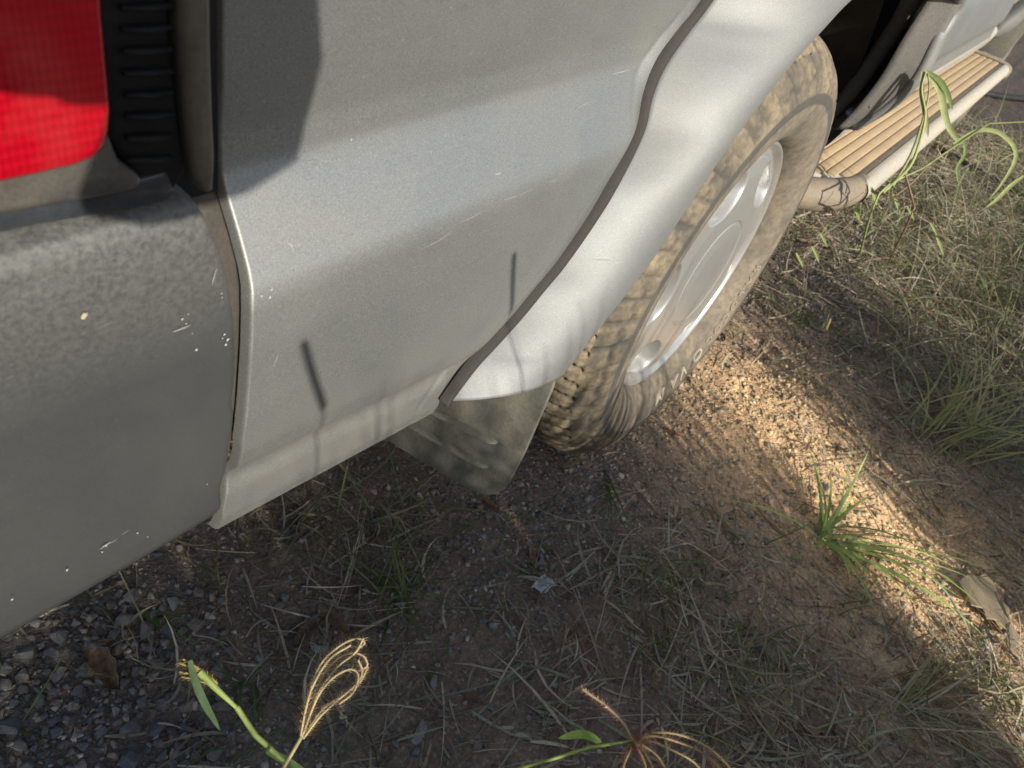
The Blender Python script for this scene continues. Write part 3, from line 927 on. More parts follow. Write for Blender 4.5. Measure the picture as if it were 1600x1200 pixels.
# heap of coarse gravel below the bumper corner
for _ in range(9000):
    if cnt >= 170: break
    px = rg.uniform(-30, 350); py = rg.uniform(925, 1215)
    if py < 1010 - .57 * px + 20: continue
    w = math.exp(-((px - 90) / 190) ** 2 - ((py - 1130) / 120) ** 2)
    if rg.random() > w + .12: continue
    s = rg.choice([.006, .0075, .009, .011, .013, .0155]) * rg.uniform(.8, 1.15)
    k = rg.randrange(16)
    kind_ = ('large ' if s > .0118 else 'small ' if s < .0078 else 'middling ') + SCOL(k)
    if put_stone(px, py, s, STONE_ME[k], kind_ + ' angular stone in the coarse gravel below the bumper corner', kind_ + ' stones in the coarse gravel below the bumper corner'): cnt += 1
c2 = 0
for _ in range(3000):
    if c2 >= 125: break
    px = rg.uniform(330, 1500); py = rg.uniform(680, 1200)
    w = max(math.exp(-((px - 820) / 170) ** 2 - ((py - 790) / 90) ** 2), .8 * math.exp(-((px - 1200) / 80) ** 2 - ((py - 850) / 110) ** 2), .35 * math.exp(-((px - 700) / 170) ** 2 - ((py - 1060) / 170) ** 2), .6 * math.exp(-((px - 420) / 110) ** 2 - ((py - 990) / 80) ** 2))
    if rg.random() > w: continue
    s = rg.choice([.005, .0055, .0065, .0075, .009]) * rg.uniform(.8, 1.2)
    k = rg.choice([0, 2, 4, 6, 8, 10, 12, 14])
    where = 'below the bumper edge' if px < 560 else 'in the sunlit strip and its edge' if px > 1120 else 'on the bare dirt below the mud flap' if py < 900 else 'on the open shaded dirt away from the car'
    kind_ = ('larger ' if s > .0072 else 'tiny ') + SCOL(k) + ' pebble ' + where
    if put_stone(px, py, s, STONE_ME[k], kind_, kind_.replace('pebble', 'pebbles')): c2 += 1
for px, py, s, lab in ((655, 1143, .017, 'pale oblong stone lying on bare dirt'), (500, 1014, .013, 'flat tan stone among the dry grass below the bumper'), (680, 1063, .011, 'small whitish stone on bare dirt'), (1167, 838, .011, 'smooth grey pebble at the edge of the sunlit strip')):
    o = put_stone(px, py, s, PALE, lab, None)
    if o is None:
        x, y = gpix(px, py); o = bpy.data.objects.new('stone', PALE); COL.objects.link(o); o.location = (x, y, float(gh(x, y)) + s * .3); o.scale = (s,) * 3; tag(o, lab, 'stone')
    o.scale = (s * 1.1, s * .75, s * .7)
# fine gravel: nobody could count it
small = [stone_mesh(500 + k, None, 9, .7) for k in range(10)]
sv = []; sf = []; sc = []
off = 0
SMV = []
for me in small:
    a = np.zeros(len(me.vertices) * 3, np.float32); me.vertices.foreach_get('co', a)
    f = np.array([list(p.vertices) for p in me.polygons])
    SMV.append((a.reshape(-1, 3), f)); bpy.data.meshes.remove(me)
def scatter_px(n, dens, xr_=(-60, 1700), yr_=(60, 1230)):
    """sample ground points evenly in metres, kept where dens(px,py) says so"""
    out = []
    while len(out) < n:
        m = 4000
        x = RNG.uniform(-1.25, 3.3, m); y = RNG.uniform(-.92, .55, m)
        P3 = np.stack([x, y, np.zeros(m)], 1)
        px, py = project(P3)
        ok = (px > xr_[0]) & (px < xr_[1]) & (py > yr_[0]) & (py < yr_[1])
        k = ok & (RNG.random(m) < dens(px, py, x, y))
        out += list(np.stack([x[k], y[k]], 1))
    return np.array(out[:n])
def gb(px, py, cx, cy, rx, ry): return np.exp(-((px - cx) / rx) ** 2 - ((py - cy) / ry) ** 2)
def dens_gravel(px, py, x, y):
    return np.clip(.22 + .8 * gb(px, py, 120, 1100, 260, 160) + .7 * gb(px, py, 830, 790, 220, 120) + 1.0 * gb(px, py, 1230, 700, 160, 130) + .8 * gb(px, py, 1380, 850, 200, 110) + .3 * vnoise(x, y, 8, 31), 0, 1)
pts = scatter_px(32000, dens_gravel)
size = RNG.lognormal(math.log(.0030), .5, len(pts)).clip(.0012, .0085)
hz = gh(pts[:, 0], pts[:, 1])
pal = np.array([[.34, .31, .275], [.25, .245, .24], [.42, .35, .275], [.54, .48, .40], [.29, .22, .17], [.18, .165, .155]])
px_, py_ = project(np.stack([pts[:, 0], pts[:, 1], hz], 1))
sunlit_w = np.clip(gb(px_, py_, 1200, 660, 170, 150) + gb(px_, py_, 1400, 850, 170, 120), 0, 1)  # sunlight of the strip painted into the gravel colours too
for k in range(len(pts)):
    a, f = SMV[k % 10]
    t = RNG.uniform(0, 6.28); c, s_ = math.cos(t), math.sin(t)
    b_ = a * size[k] * RNG.uniform(.8, 1.2, 3)
    b_ = np.stack([b_[:, 0] * c - b_[:, 1] * s_, b_[:, 0] * s_ + b_[:, 1] * c, b_[:, 2]], 1) + np.array([pts[k, 0], pts[k, 1], hz[k] + size[k] * .25])
    sv.append(b_); sf.append(f + off); off += len(a)
    cc_ = pal[int(RNG.integers(6))] * RNG.uniform(.75, 1.2)
    cc_ = cc_ * (1 - sunlit_w[k]) + np.array([.64, .50, .30]) * RNG.uniform(.55, 1.15) * sunlit_w[k]
    sc.append(np.repeat(cc_[None], len(a), 0))
tag(fast_mesh('fine_gravel', np.vstack(sv), np.vstack(sf), M_STONE, colors=np.vstack(sc)), 'fine loose gravel and grit strewn over the dirt', 'gravel', kind='stuff')

# ================================================================== GRASS
def blade_geo(base, head, length, width, el0, curl, twist=None, segs=4, bend=None):
    """base (n,3); head = heading; el0 = start elevation; curl = elevation lost along the blade. returns verts, quads, per-vertex blade index"""
    n = len(base)
    s = np.linspace(0, 1, segs + 1)
    P = np.zeros((n, segs + 1, 3)); P[:, 0] = base
    bend = np.zeros(n) if bend is None else bend
    for k in range(segs):
        el = el0 - curl * (s[k] + .5 / segs)
        hd = head + bend * s[k]
        st = (length / segs)[:, None] * np.stack([np.cos(el) * np.cos(hd), np.cos(el) * np.sin(hd), np.sin(el)], 1)
        P[:, k + 1] = P[:, k] + st
    twist = RNG.uniform(-.9, .9, n) if twist is None else twist
    sd = np.stack([-np.sin(head) * np.cos(twist), np.cos(head) * np.cos(twist), np.sin(twist)], 1)
    wd = width[:, None] * (1 - s ** 1.8 * .92)[None] * np.minimum(1, .55 + s * 3)[None]
    A = P - sd[:, None] * wd[..., None] * .5; B = P + sd[:, None] * wd[..., None] * .5
    V = np.stack([A, B], 2).reshape(n, -1, 3)
    m = (segs + 1) * 2
    q = []
    for k in range(segs): q.append([2 * k, 2 * k + 1, 2 * k + 3, 2 * k + 2])
    Q = (np.arange(n)[:, None, None] * m + np.array(q)[None]).reshape(-1, 4)
    return V, Q, P
def blades(name, base, head, length, width, el0, curl, col, mat=None, tipcol=None, parent=None, minz=True, **k):
    V, Q, P = blade_geo(base, head, length, width, el0, curl, **k)
    n, m, _ = V.shape
    if minz:
        g = gh(V[..., 0], V[..., 1]) + .0008
        V[..., 2] = np.maximum(V[..., 2], g)
    s = np.repeat(np.linspace(0, 1, m // 2), 2)[None, :, None]
    C = col[:, None] * (1 - s) + (tipcol if tipcol is not None else col)[:, None] * s
    return fast_mesh(name, V.reshape(-1, 3), Q, mat or M_BLADE, parent, colors=C.reshape(-1, 3), smooth=True)
def pick(pal, n, var=.2):
    p = np.array(pal); return p[RNG.integers(len(p), size=n)] * RNG.uniform(1 - var, 1 + var, (n, 1))
STRAW = [[.42, .33, .22], [.33, .28, .205], [.54, .46, .33], [.20, .16, .115], [.36, .345, .26], [.30, .32, .20], [.24, .15, .10]]
GREEN = [[.10, .15, .04], [.135, .185, .06], [.18, .215, .085], [.08, .12, .04]]
# straw and litter lying on the dirt
def dens_straw(px, py, x, y):
    d = .16 + .95 * gb(px, py, 560, 800, 190, 130) + 1.0 * gb(px, py, 1300, 1120, 300, 130) + .85 * gb(px, py, 1000, 1010, 170, 160) + 1.0 * gb(px, py, 1480, 470, 240, 230) + .5 * gb(px, py, 480, 1060, 170, 120) + .6 * gb(px, py, 1500, 980, 200, 90)
    d = d + .55 * sstep(x, .75, 1.4)
    d = d * np.clip(2.4 * vnoise(x, y, 13, 41) - .55, .06, 1.3) * (1 - .93 * np.clip(gb(px, py, 1190, 650, 120, 120), 0, 1)) * (1 - .8 * gb(px, py, 80, 1120, 170, 130)) * (1 - .75 * gb(px, py, 840, 790, 130, 90))
    return np.clip(d, 0, 1)
n = 15000
b2 = scatter_px(n, dens_straw)
base = np.stack([b2[:, 0], b2[:, 1], gh(b2[:, 0], b2[:, 1]) + RNG.uniform(.001, .012, n)], 1)
tag(blades('straw_litter', base, RNG.uniform(0, 6.28, n), RNG.lognormal(math.log(.06), .55, n).clip(.015, .24), RNG.uniform(.0014, .0052, n), RNG.normal(.05, .16, n), RNG.normal(.1, .3, n), pick(STRAW, n), M_STRAW, bend=RNG.normal(0, .7, n)),
    'mat of dry straw and dead grass lying on the dirt', 'straw', kind='stuff')
# short living grass
def dens_green(px, py, x, y):
    d = .03 + .8 * gb(px, py, 600, 880, 110, 90) + .55 * gb(px, py, 470, 850, 150, 80) + .25 * gb(px, py, 1010, 930, 120, 140) + .8 * gb(px, py, 1500, 430, 220, 200) + .2 * gb(px, py, 1180, 1060, 220, 110) + .45 * gb(px, py, 480, 1150, 110, 70)
    d = d * np.clip(2.2 * vnoise(x, y, 14, 51) - .55, 0, 1.3) * (1 - .95 * np.clip(gb(px, py, 1190, 650, 130, 130), 0, 1))
    return np.clip(d, 0, 1)
n = 4200
b2 = scatter_px(n, dens_green)
base = np.stack([b2[:, 0], b2[:, 1], gh(b2[:, 0], b2[:, 1])], 1)
gcol = pick(GREEN + [[.16, .165, .075], [.20, .18, .10]], n)
tag(blades('short_grass', base, RNG.uniform(0, 6.28, n), RNG.lognormal(math.log(.06), .4, n).clip(.02, .17), RNG.uniform(.0012, .0032, n), RNG.uniform(.25, 1.25, n), RNG.uniform(.4, 1.6, n), gcol, M_BLADE, tipcol=gcol * 1.15 + np.array([.05, .035, .005]), bend=RNG.normal(0, .4, n)),
    'short thin grass growing patchily on the dirt', 'grass', kind='stuff')
# long dry grass leaning over the dirt away from the car
def dens_long(px, py, x, y):
    d = 1.0 * gb(px, py, 1520, 480, 130, 170) + .9 * gb(px, py, 1590, 640, 90, 120) + .8 * gb(px, py, 1480, 1130, 170, 70) + .35 * gb(px, py, 1180, 1090, 170, 90) + .25 * gb(px, py, 540, 790, 130, 60) + .5 * gb(px, py, 1590, 330, 120, 60) + .30 * sstep(x, .7, 1.3)
    return np.clip(d * (.3 + 1.2 * vnoise(x, y, 9, 71)), 0, 1)
n = 6000
b2 = scatter_px(n, dens_long, (-60, 1750))
base = np.stack([b2[:, 0], b2[:, 1], gh(b2[:, 0], b2[:, 1])], 1)
gcol = pick(STRAW + [[.42, .36, .24], [.30, .33, .14], [.36, .38, .18], [.24, .28, .11], [.34, .35, .20]], n)
tag(blades('long_grass', base, RNG.uniform(0, 6.28, n), RNG.lognormal(math.log(.13), .4, n).clip(.05, .34), RNG.uniform(.0012, .0034, n), RNG.uniform(.1, 1.2, n), RNG.uniform(.3, 1.6, n), gcol, M_BLADE, segs=6, bend=RNG.normal(0, .5, n)),
    'long half-dry grass leaning over the dirt away from the car', 'grass', kind='stuff')
# tufts one can point at
def tuft(name, px, py, n, ln, wd, el, curl, cols, label, spread=.012, head=None, hs=3.14, group=None, tip=(.04, .03, 0.)):
    x, y = gpix(px, py)
    bx = x + RNG.normal(0, spread, n); by = y + RNG.normal(0, spread, n)
    base = np.stack([bx, by, gh(bx, by)], 1)
    h = RNG.uniform(-hs, hs, n) + (head or 0)
    c = pick(cols, n)
    o = blades(name, base, h, RNG.uniform(ln[0], ln[1], n), RNG.uniform(wd[0], wd[1], n), RNG.uniform(el[0], el[1], n), RNG.uniform(curl[0], curl[1], n), c, M_BLADE, tipcol=c * 1.1 + np.array(tip), segs=7, bend=RNG.normal(0, .25, n), twist=RNG.uniform(-.5, .5, n))
    return tag(o, label, 'grass', group)
BG = [[.28, .38, .11], [.36, .45, .16], [.25, .33, .11]]
def heading(p, q):
    a, b_ = gpix(*p), gpix(*q); return math.atan2(b_[1] - a[1], b_[0] - a[0])
tuft('grass_tuft', 1283, 842, 18, (.09, .20), (.005, .0095), (.5, 1.3), (.5, 1.4), BG, 'bright green broad-bladed grass tuft at the edge of the sunlit strip', .008)
tuft('grass_tuft', 1300, 850, 9, (.18, .30), (.005, .009), (.4, .7), (.5, 1.0), BG, 'long green grass blades arching over the sunlit strip towards the flattened scrap', .008, heading((1300, 850), (1480, 930)), .22)
tuft('grass_tuft', 1470, 690, 80, (.18, .42), (.002, .005), (.4, 1.1), (.5, 1.5), [[.33, .36, .14], [.42, .40, .20], [.27, .31, .11], [.45, .38, .24]], 'spreading yellow-green grass clump on the dirt beside the side step', .045, heading((1462, 668), (1600, 600)), 1.3)
tuft('grass_tuft', 1455, 690, 26, (.06, .16), (.001, .003), (.1, .9), (.3, 1.2), STRAW, 'dry brown grass stems at the foot of the yellow-green clump', .014)
tuft('grass_tuft', 1412, 1108, 55, (.10, .30), (.0012, .0035), (.05, .55), (.1, .7), STRAW + [[.17, .19, .07], [.23, .235, .09]], 'flattened clump of straw and pale green stalks fanning away from the car', .012, heading((1412, 1108), (1600, 1130)), .75)
tuft('grass_tuft', 945, 745, 7, (.12, .20), (.002, .0045), (.25, .5), (.2, .5), [[.09, .14, .05], [.13, .17, .07]], 'few long grey-green blades lying away from the tyre', .006, heading((945, 745), (960, 880)), .25)
tuft('grass_tuft', 618, 930, 30, (.05, .12), (.0018, .0042), (.5, 1.3), (.4, 1.4), GREEN, 'dark green grass tuft in the shade below the quarter panel', .016)
tuft('grass_tuft', 1352, 560, 26, (.06, .17), (.001, .0025), (.6, 1.4), (.2, 1.2), [[.20, .12, .07], [.25, .17, .10], [.13, .14, .05]], 'reddish dry grass tuft on the shaded dirt near the step end cap', .012)
tuft('grass_tuft', 1240, 500, 30, (.05, .14), (.0012, .003), (.5, 1.3), (.4, 1.4), GREEN, 'thin dark grass tuft in shade just beyond the tyre', .02)
tuft('grass_tuft', 1010, 935, 45, (.06, .17), (.001, .003), (.1, .8), (.2, 1.0), [[.15, .16, .08], [.20, .19, .12], [.11, .14, .06]], 'grey-green flattened grass clump on the bare dirt in front of the mud flap', .035)
tuft('grass_tuft', 215, 955, 3, (.07, .10), (.004, .006), (.15, .4), (.1, .5), [[.13, .19, .05]], 'single bright blade lying under the bumper edge', .004, heading((165, 928), (245, 980)), .2)
tuft('grass_tuft', 380, 1085, 6, (.05, .09), (.003, .005), (.3, .8), (.6, 1.2), [[.10, .15, .06]], 'small pale green blades beside the coarse gravel', .01)
tuft('grass_tuft', 1560, 470, 60, (.10, .26), (.0012, .003), (.5, 1.3), (.4, 1.4), [[.15, .17, .06], [.20, .19, .09], [.10, .13, .05]], 'tall loose grass clump in front of the black hose', .05)
tuft('grass_tuft', 1560, 1085, 40, (.10, .22), (.0015, .003), (.05, .7), (.1, .8), [[.16, .19, .07], [.22, .22, .10]], 'pale green grass stalks lying beside the flattened straw clump', .04, heading((1500, 1100), (1600, 1160)), 1.0)
# single long stalks
def stalk(name, pts, r, col, label, cat='stalk', group=None, mat=None, parent=None):
    V, F = tube_geo(crv(pts, 24), np.linspace(r, r * .45, 24), sides=5)
    o = fast_mesh(name, np.array(V), np.array([f for f in F if len(f) == 4]), mat or M_BLADE, parent, colors=np.repeat(np.array([col]), len(V), 0), smooth=True)
    return tag(o, label, cat, group) if label else o
def lay(pix, lift=.006): return [np.array([*gpix(a, b_), float(gh(*gpix(a, b_))) + lift]) for a, b_ in pix]
stalk('dry_stalk', lay([(1205, 607), (1260, 592), (1330, 577), (1420, 571), (1500, 562)], .02), .0013, (.26, .25, .17), 'long grey-green stalk lying from the sunlit strip into the grass')
stalk('dry_stalk', lay([(1100, 800), (1180, 890), (1240, 980), (1340, 1090), (1480, 1230)], .02), .0016, (.30, .32, .15), 'long pale green stalk lying diagonally across the straw')
stalk('dry_stalk', lay([(540, 1180), (700, 1120), (800, 1090), (860, 1030), (890, 980)], .008), .0007, (.33, .27, .19), 'thin pale straw curving across the bare dirt')
stalk('dry_stalk', lay([(560, 960), (610, 880), (660, 850), (690, 860)], .01), .0008, (.22, .13, .09), 'thin brown stem arching over the dark green tuft')
stalk('dry_stalk', lay([(1480, 600), (1490, 660), (1502, 735)], .03), .0012, (.36, .27, .18), 'short upright straw before the yellow-green clump')
stalk('dry_stalk', lay([(1335, 780), (1400, 880), (1480, 960), (1590, 1070)], .015), .0009, (.33, .26, .16), 'thin straw running along the edge of the sunlit strip')
stalk('dry_stalk', lay([(975, 700), (1040, 780), (1110, 860), (1180, 960)], .012), .001, (.27, .25, .15), 'long thin straw lying from the tyre across the shaded dirt')

# ---- seed-head grasses standing near the bumper, lit by the low sun
def spike(path, r, bristle, col, dark, parent, nb=90, name='seed_spike'):
    p = crv(path, nb)
    V, F = tube_geo(p, np.full(nb, r), sides=5)
    V = [np.array(x) for x in V]; Q = [f for f in F if len(f) == 4]
    C = [col] * len(V)
    tan = np.gradient(p, axis=0); tan /= np.linalg.norm(tan, axis=1)[:, None]
    for i in range(1, nb, 2):
        for k in range(4):
            vw = p[i] - CAM; d = np.cross(tan[i], vw) * (1 if k % 2 else -1); d /= np.linalg.norm(d)
            d = d + RNG.normal(size=3) * .35; d -= tan[i] * (d @ tan[i]); d /= np.linalg.norm(d)
            dirv = d * .95 + tan[i] * .75
            L = bristle * RNG.uniform(.6, 1.25)
            o = len(V); sdv = np.cross(dirv, tan[i]); sdv /= np.linalg.norm(sdv) + 1e-9
            w = r * .75
            V += [p[i] - sdv * w, p[i] + sdv * w, p[i] + dirv * L * .5 + sdv * w * .8, p[i] + dirv * L * .5 - sdv * w * .8]
            Q.append((o, o + 1, o + 2, o + 3))
            V += [p[i] + dirv * L * .4 - sdv * w * .25, p[i] + dirv * L * .4 + sdv * w * .25, p[i] + dirv * L * 1.5 + sdv * w * .06, p[i] + dirv * L * 1.5 - sdv * w * .06]
            Q.append((o + 4, o + 5, o + 6, o + 7))
            cc_ = np.array(col) * RNG.uniform(.75, 1.2)
            C += [cc_] * 4 + [np.array(dark)] * 4
    return fast_mesh(name, np.array(V), np.array(Q), M_SEED, parent, colors=np.array([np.array(c) for c in C]))
GOLD = (.74, .62, .37)
def D3(pix, dist): return [PD(a, b_, dd) for (a, b_), dd in zip(pix, dist if np.ndim(dist) else [dist] * len(pix))]
def stem_down(p, q, rate=.25):
    """carry a stem on from its last seen points p -> q down to the ground"""
    d = q - p; d = d / np.linalg.norm(d)
    out = [q]; cur = q.copy(); v = d * .05
    for _ in range(40):
        v = v * .92 + np.array([0, 0, -.05]) * .12
        cur = cur + v
        g = float(gh(cur[0], cur[1]))
        if cur[2] < g: cur[2] = g - .004; out.append(cur.copy()); break
        out.append(cur.copy())
    return out
# golden closed head
sp = tag(empty('seed_grass', tuple(PZ(470, 1250))), 'golden closed seed head with curled spikes on a pale stem', 'grass')
SPO = np.array(sp.location)
def sub(o): o.parent = sp; o.location = -Vector(SPO); return o
d0 = .60
for pix in ([(470, 1150), (480, 1095), (500, 1040), (530, 1010), (557, 998), (570, 1004), (562, 1012)],
            [(471, 1150), (488, 1092), (512, 1045), (542, 1022), (566, 1024), (574, 1040), (560, 1048)],
            [(472, 1152), (496, 1090), (522, 1058), (548, 1046), (560, 1056), (552, 1082), (530, 1100)],
            [(472, 1152), (485, 1110), (505, 1070), (530, 1040), (555, 1020), (568, 998)],
            [(473, 1152), (505, 1108), (540, 1084), (562, 1066), (575, 1042)],
            [(470, 1150), (478, 1108), (490, 1070), (515, 1030), (548, 1008)],
            [(474, 1154), (500, 1120), (528, 1094), (556, 1070), (566, 1050), (560, 1032)]):
    dd = d0 + RNG.uniform(-.008, .008)
    sub(spike(D3(pix, [d0] + [dd] * (len(pix) - 1)), .0008, .0052, GOLD, (.40, .27, .13), sp, 80))
a, b_ = PD(471, 1152, d0), PD(443, 1200, d0 + .004)
sub(stalk('stem', [a, (a + b_) / 2] + stem_down(a, b_), .0014, (.50, .44, .22), None, parent=sp))
# half-open green head
sp = tag(empty('seed_grass', tuple(PZ(440, 1260))), 'green sheathed seed head just opening with a narrow leaf across it', 'grass')
SPO = np.array(sp.location)
d0 = .62
for pix in ([(340, 1068), (318, 1052), (296, 1042), (280, 1036)], [(340, 1070), (315, 1058), (292, 1052), (280, 1050)], [(342, 1074), (318, 1066), (296, 1060), (284, 1058)], [(338, 1066), (312, 1046), (296, 1036), (286, 1030)]):
    sub(spike(D3(pix, d0), .0008, .0055, (.55, .46, .18), (.22, .12, .08), sp, 34))
def ribbon(name, pts, w, col, mat, parent, n=24, twist=0.0, taper=True, cup=.0):
    p = crv(pts, n); tan = np.gradient(p, axis=0); tan /= np.linalg.norm(tan, axis=1)[:, None]
    V = []
    for i in range(n):
        view = p[i] - CAM; view /= np.linalg.norm(view)
        sd = np.cross(tan[i], view); sd /= np.linalg.norm(sd)
        nn = np.cross(sd, tan[i])
        t = twist * i / (n - 1)
        sd = sd * math.cos(t) + nn * math.sin(t)
        u = i / (n - 1)
        ww = w * ((math.sin(math.pi * min(1, .12 + .88 * u)) ** .6) if taper else 1 - .6 * u)
        V += [p[i] - sd * ww / 2, p[i] + nn * ww * cup, p[i] + sd * ww / 2]
    Q = []
    for i in range(n - 1):
        for k in range(2): Q.append((i * 3 + k, i * 3 + k + 1, i * 3 + k + 4, i * 3 + k + 3))
    return fast_mesh(name, np.array(V), np.array(Q), mat, parent, colors=np.repeat(np.array([col]), len(V), 0), smooth=True)
pp = D3([(298, 1034), (330, 1070), (370, 1105), (400, 1150), (445, 1190)], [d0, d0, d0 + .002, d0 + .006, d0 + .012])
sub(stalk('sheath', [D3([(312, 1050)], d0)[0], D3([(340, 1078)], d0)[0], D3([(372, 1108)], d0 + .002)[0]], .0029, (.40, .50, .15), None, parent=sp))
sub(stalk('stem', pp[2:] + stem_down(pp[-2], pp[-1])[1:], .0020, (.33, .42, .12), None, parent=sp))
sub(ribbon('leaf', D3([(297, 1032), (303, 1058), (318, 1095), (344, 1142)], d0 - .012), .0052, (.10, .16, .07), M_BLADE, sp, cup=.15))
sub(ribbon('leaf', D3([(412, 1170), (440, 1185), (470, 1205), (510, 1235)], d0 + .01), .006, (.12, .18, .06), M_BLADE, sp, cup=.15))
# spreading purple-gold head at the lower edge
sp = tag(empty('seed_grass', tuple(PZ(1010, 1330))), 'open purple-tinged seed head with fanned spikes and one tall spike', 'grass')
SPO = np.array(sp.location)
d0 = .58
c0 = (990, 1158)
sub(spike(D3([c0, (972, 1128), (945, 1102), (910, 1077)], d0), .0011, .0046, (.66, .50, .33), (.25, .12, .11), sp, 110))
for pix in ([c0, (1020, 1150), (1060, 1160), (1100, 1178), (1130, 1205)], [c0, (1015, 1157), (1050, 1172), (1085, 1192), (1110, 1225)], [c0, (1005, 1165), (1030, 1185), (1050, 1225)], [c0, (998, 1172), (1008, 1195), (1015, 1235)], [c0, (985, 1172), (975, 1195), (968, 1230)], [c0, (1024, 1145), (1068, 1150), (1112, 1172), (1150, 1210)], [c0, (1002, 1170), (1018, 1195), (1032, 1240)]):
    sub(spike(D3(pix, [d0] + [d0 - .015 * RNG.random() for _ in pix[1:]]), .0008, .0040, (.52, .40, .22), (.28, .11, .12), sp, 70))
sub(stalk('stem', D3([(990, 1158), (965, 1162), (935, 1164), (900, 1175), (820, 1199), (760, 1216)], d0) + stem_down(PD(820, 1199, d0), PD(760, 1216, d0))[1:], .0012, (.32, .40, .11), None, parent=sp))
sub(ribbon('leaf', D3([(938, 1162), (925, 1152), (905, 1147), (872, 1154)], d0), .0055, (.25, .36, .08), M_BLADE, sp, cup=.1))
# weed sprawling over the end of the side step
wd_ = tag(empty('climbing_weed', (.62, -.16, 0)), 'pale green weed sprawling up over the ribbed side step', 'weed')
sp = wd_; SPO = np.array(wd_.location)
YW = yo - .06
def W(pix, dd=1.60): return [PD(a, b_, dd) for a, b_ in pix]
LG = (.42, .47, .20); PK = (.36, .25, .16)
sub(stalk('stem', lay([(1345, 395)], .0) + W([(1362, 330), (1384, 292), (1425, 270), (1468, 250), (1500, 222), (1545, 193), (1610, 190)]), .0033, LG, None, parent=wd_))
sub(stalk('stem', W([(1380, 300), (1420, 262), (1436, 225), (1446, 180), (1440, 140), (1447, 112)]), .0037, LG, None, parent=wd_))
sub(stalk('stem', W([(1395, 290), (1424, 240), (1444, 180), (1452, 140), (1450, 115)]), .0031, (.36, .37, .17), None, parent=wd_))
sub(ribbon('leaf', W([(1446, 110), (1468, 140), (1478, 185), (1490, 212), (1508, 226)]), .011, LG, M_BLADE, wd_, cup=.2))
sub(ribbon('leaf', W([(1452, 113), (1470, 128), (1482, 150), (1488, 172)]), .009, (.24, .33, .11), M_BLADE, wd_, cup=.2))
sub(ribbon('leaf', W([(1442, 112), (1440, 150), (1448, 190), (1450, 215)]), .009, (.38, .36, .18), M_BLADE, wd_, cup=.2))
sub(ribbon('leaf', W([(1490, 225), (1525, 205), (1558, 206), (1584, 228), (1586, 252), (1565, 288), (1545, 312)]), .007, LG, M_BLADE, wd_, cup=.2))
sub(ribbon('leaf', W([(1505, 215), (1508, 240), (1496, 262), (1498, 290)]), .005, (.25, .34, .12), M_BLADE, wd_, cup=.2))
sub(ribbon('leaf', W([(1600, 275), (1580, 290), (1560, 310), (1540, 325)]), .007, LG, M_BLADE, wd_, cup=.2))
sub(stalk('stem', W([(1412, 262), (1412, 280), (1422, 300), (1428, 322), (1420, 345)]) + lay([(1385, 420)], 0), .0023, PK, None, parent=wd_))
sub(stalk('stem', W([(1400, 305), (1420, 290), (1440, 270), (1462, 246), (1476, 225)]), .0018, PK, None, parent=wd_))
sub(stalk('stem', lay([(1235, 400)], 0) + W([(1268, 370), (1310, 330), (1350, 300)]), .0012, (.30, .16, .09), None, parent=wd_))
sub(stalk('stem', W([(1370, 298), (1400, 305), (1425, 318), (1452, 338), (1475, 370)]) + lay([(1478, 400)], 0), .0012, (.32, .18, .10), None, parent=wd_))
for px, py, sz_ in ((1367, 300, 14), (1402, 310, 14), (1340, 330, 10), (1470, 378, 12), (1250, 402, 9), (1275, 392, 10), (1424, 330, 8), (1288, 372, 8), (1405, 292, 7), (1460, 355, 8)):
    sub(ribbon('leaf', W([(px - 6, py - 7), (px + 1, py + sz_ * .7), (px + 5, py + sz_ * 1.9)], 1.61), sz_ * .0005, (.34, .40, .16), M_BLADE, wd_, 8, cup=.25))
# yellow flower stalk
fl_ = tag(empty('yellow_flower', tuple(PZ(1278, 560))), 'thin stalk with small yellow flower head on shaded dirt', 'flower')
sp = fl_; SPO = np.array(fl_.location)
fp = [PZ(1278, 560), PZ(1282, 545) + np.array([0, 0, .03]), PD(1290, 515, np.linalg.norm(PZ(1290, 560) - CAM) * .98), PD(1298, 498, np.linalg.norm(PZ(1298, 560) - CAM) * .98)]
sub(stalk('stem', fp[:3], .001, (.38, .36, .12), None, parent=fl_))
sub(stalk('flower_head', fp[2:], .0042, (.62, .52, .16), None, parent=fl_, mat=M_SEED))
# ================================================================== DEAD LEAVES AND SCRAPS
def leaf(pix0, pix1, w, col, curl, label, lift=.006, rag=.15):
    a = np.array([*gpix(*pix0), 0.]); b_ = np.array([*gpix(*pix1), 0.])
    ax = b_ - a; L = np.linalg.norm(ax); ax /= L; sd = np.array([-ax[1], ax[0], 0])
    nU, nV_ = 16, 5
    V = []; Q = []
    ph = RNG.uniform(0, 6)
    for i in range(nU):
        u = i / (nU - 1)
        hw = w / 2 * (math.sin(math.pi * u ** .8) ** .75) * (1 + rag * math.sin(u * 23 + ph))
        for k in range(nV_):
            v = k / 2 - 1
            p = a + ax * L * u + sd * (hw * v + .12 * L * math.sin(u * 3 + ph))
            p[2] = float(gh(p[0], p[1])) + lift + curl * w * (v * v) + .12 * L * (u - .5) ** 2 + .0012 * math.sin(9 * u + 3 * v)
            V.append(p)
    for i in range(nU - 1):
        for k in range(nV_ - 1): Q.append((i * nV_ + k, (i + 1) * nV_ + k, (i + 1) * nV_ + k + 1, i * nV_ + k + 1))
    o = fast_mesh('dead_leaf', np.array(V), np.array(Q), M_LEAF, colors=np.repeat(np.array([col]), len(V), 0) * RNG.uniform(.85, 1.15, (len(V), 1)), smooth=True)
    return tag(o, label, 'leaf')
leaf((130, 1030), (196, 1082), .026, (.24, .155, .10), .35, 'curled brown dead leaf on the coarse gravel')
leaf((140, 1022), (178, 1012), .010, (.28, .17, .10), .3, 'small folded orange leaf tip above the curled leaf')
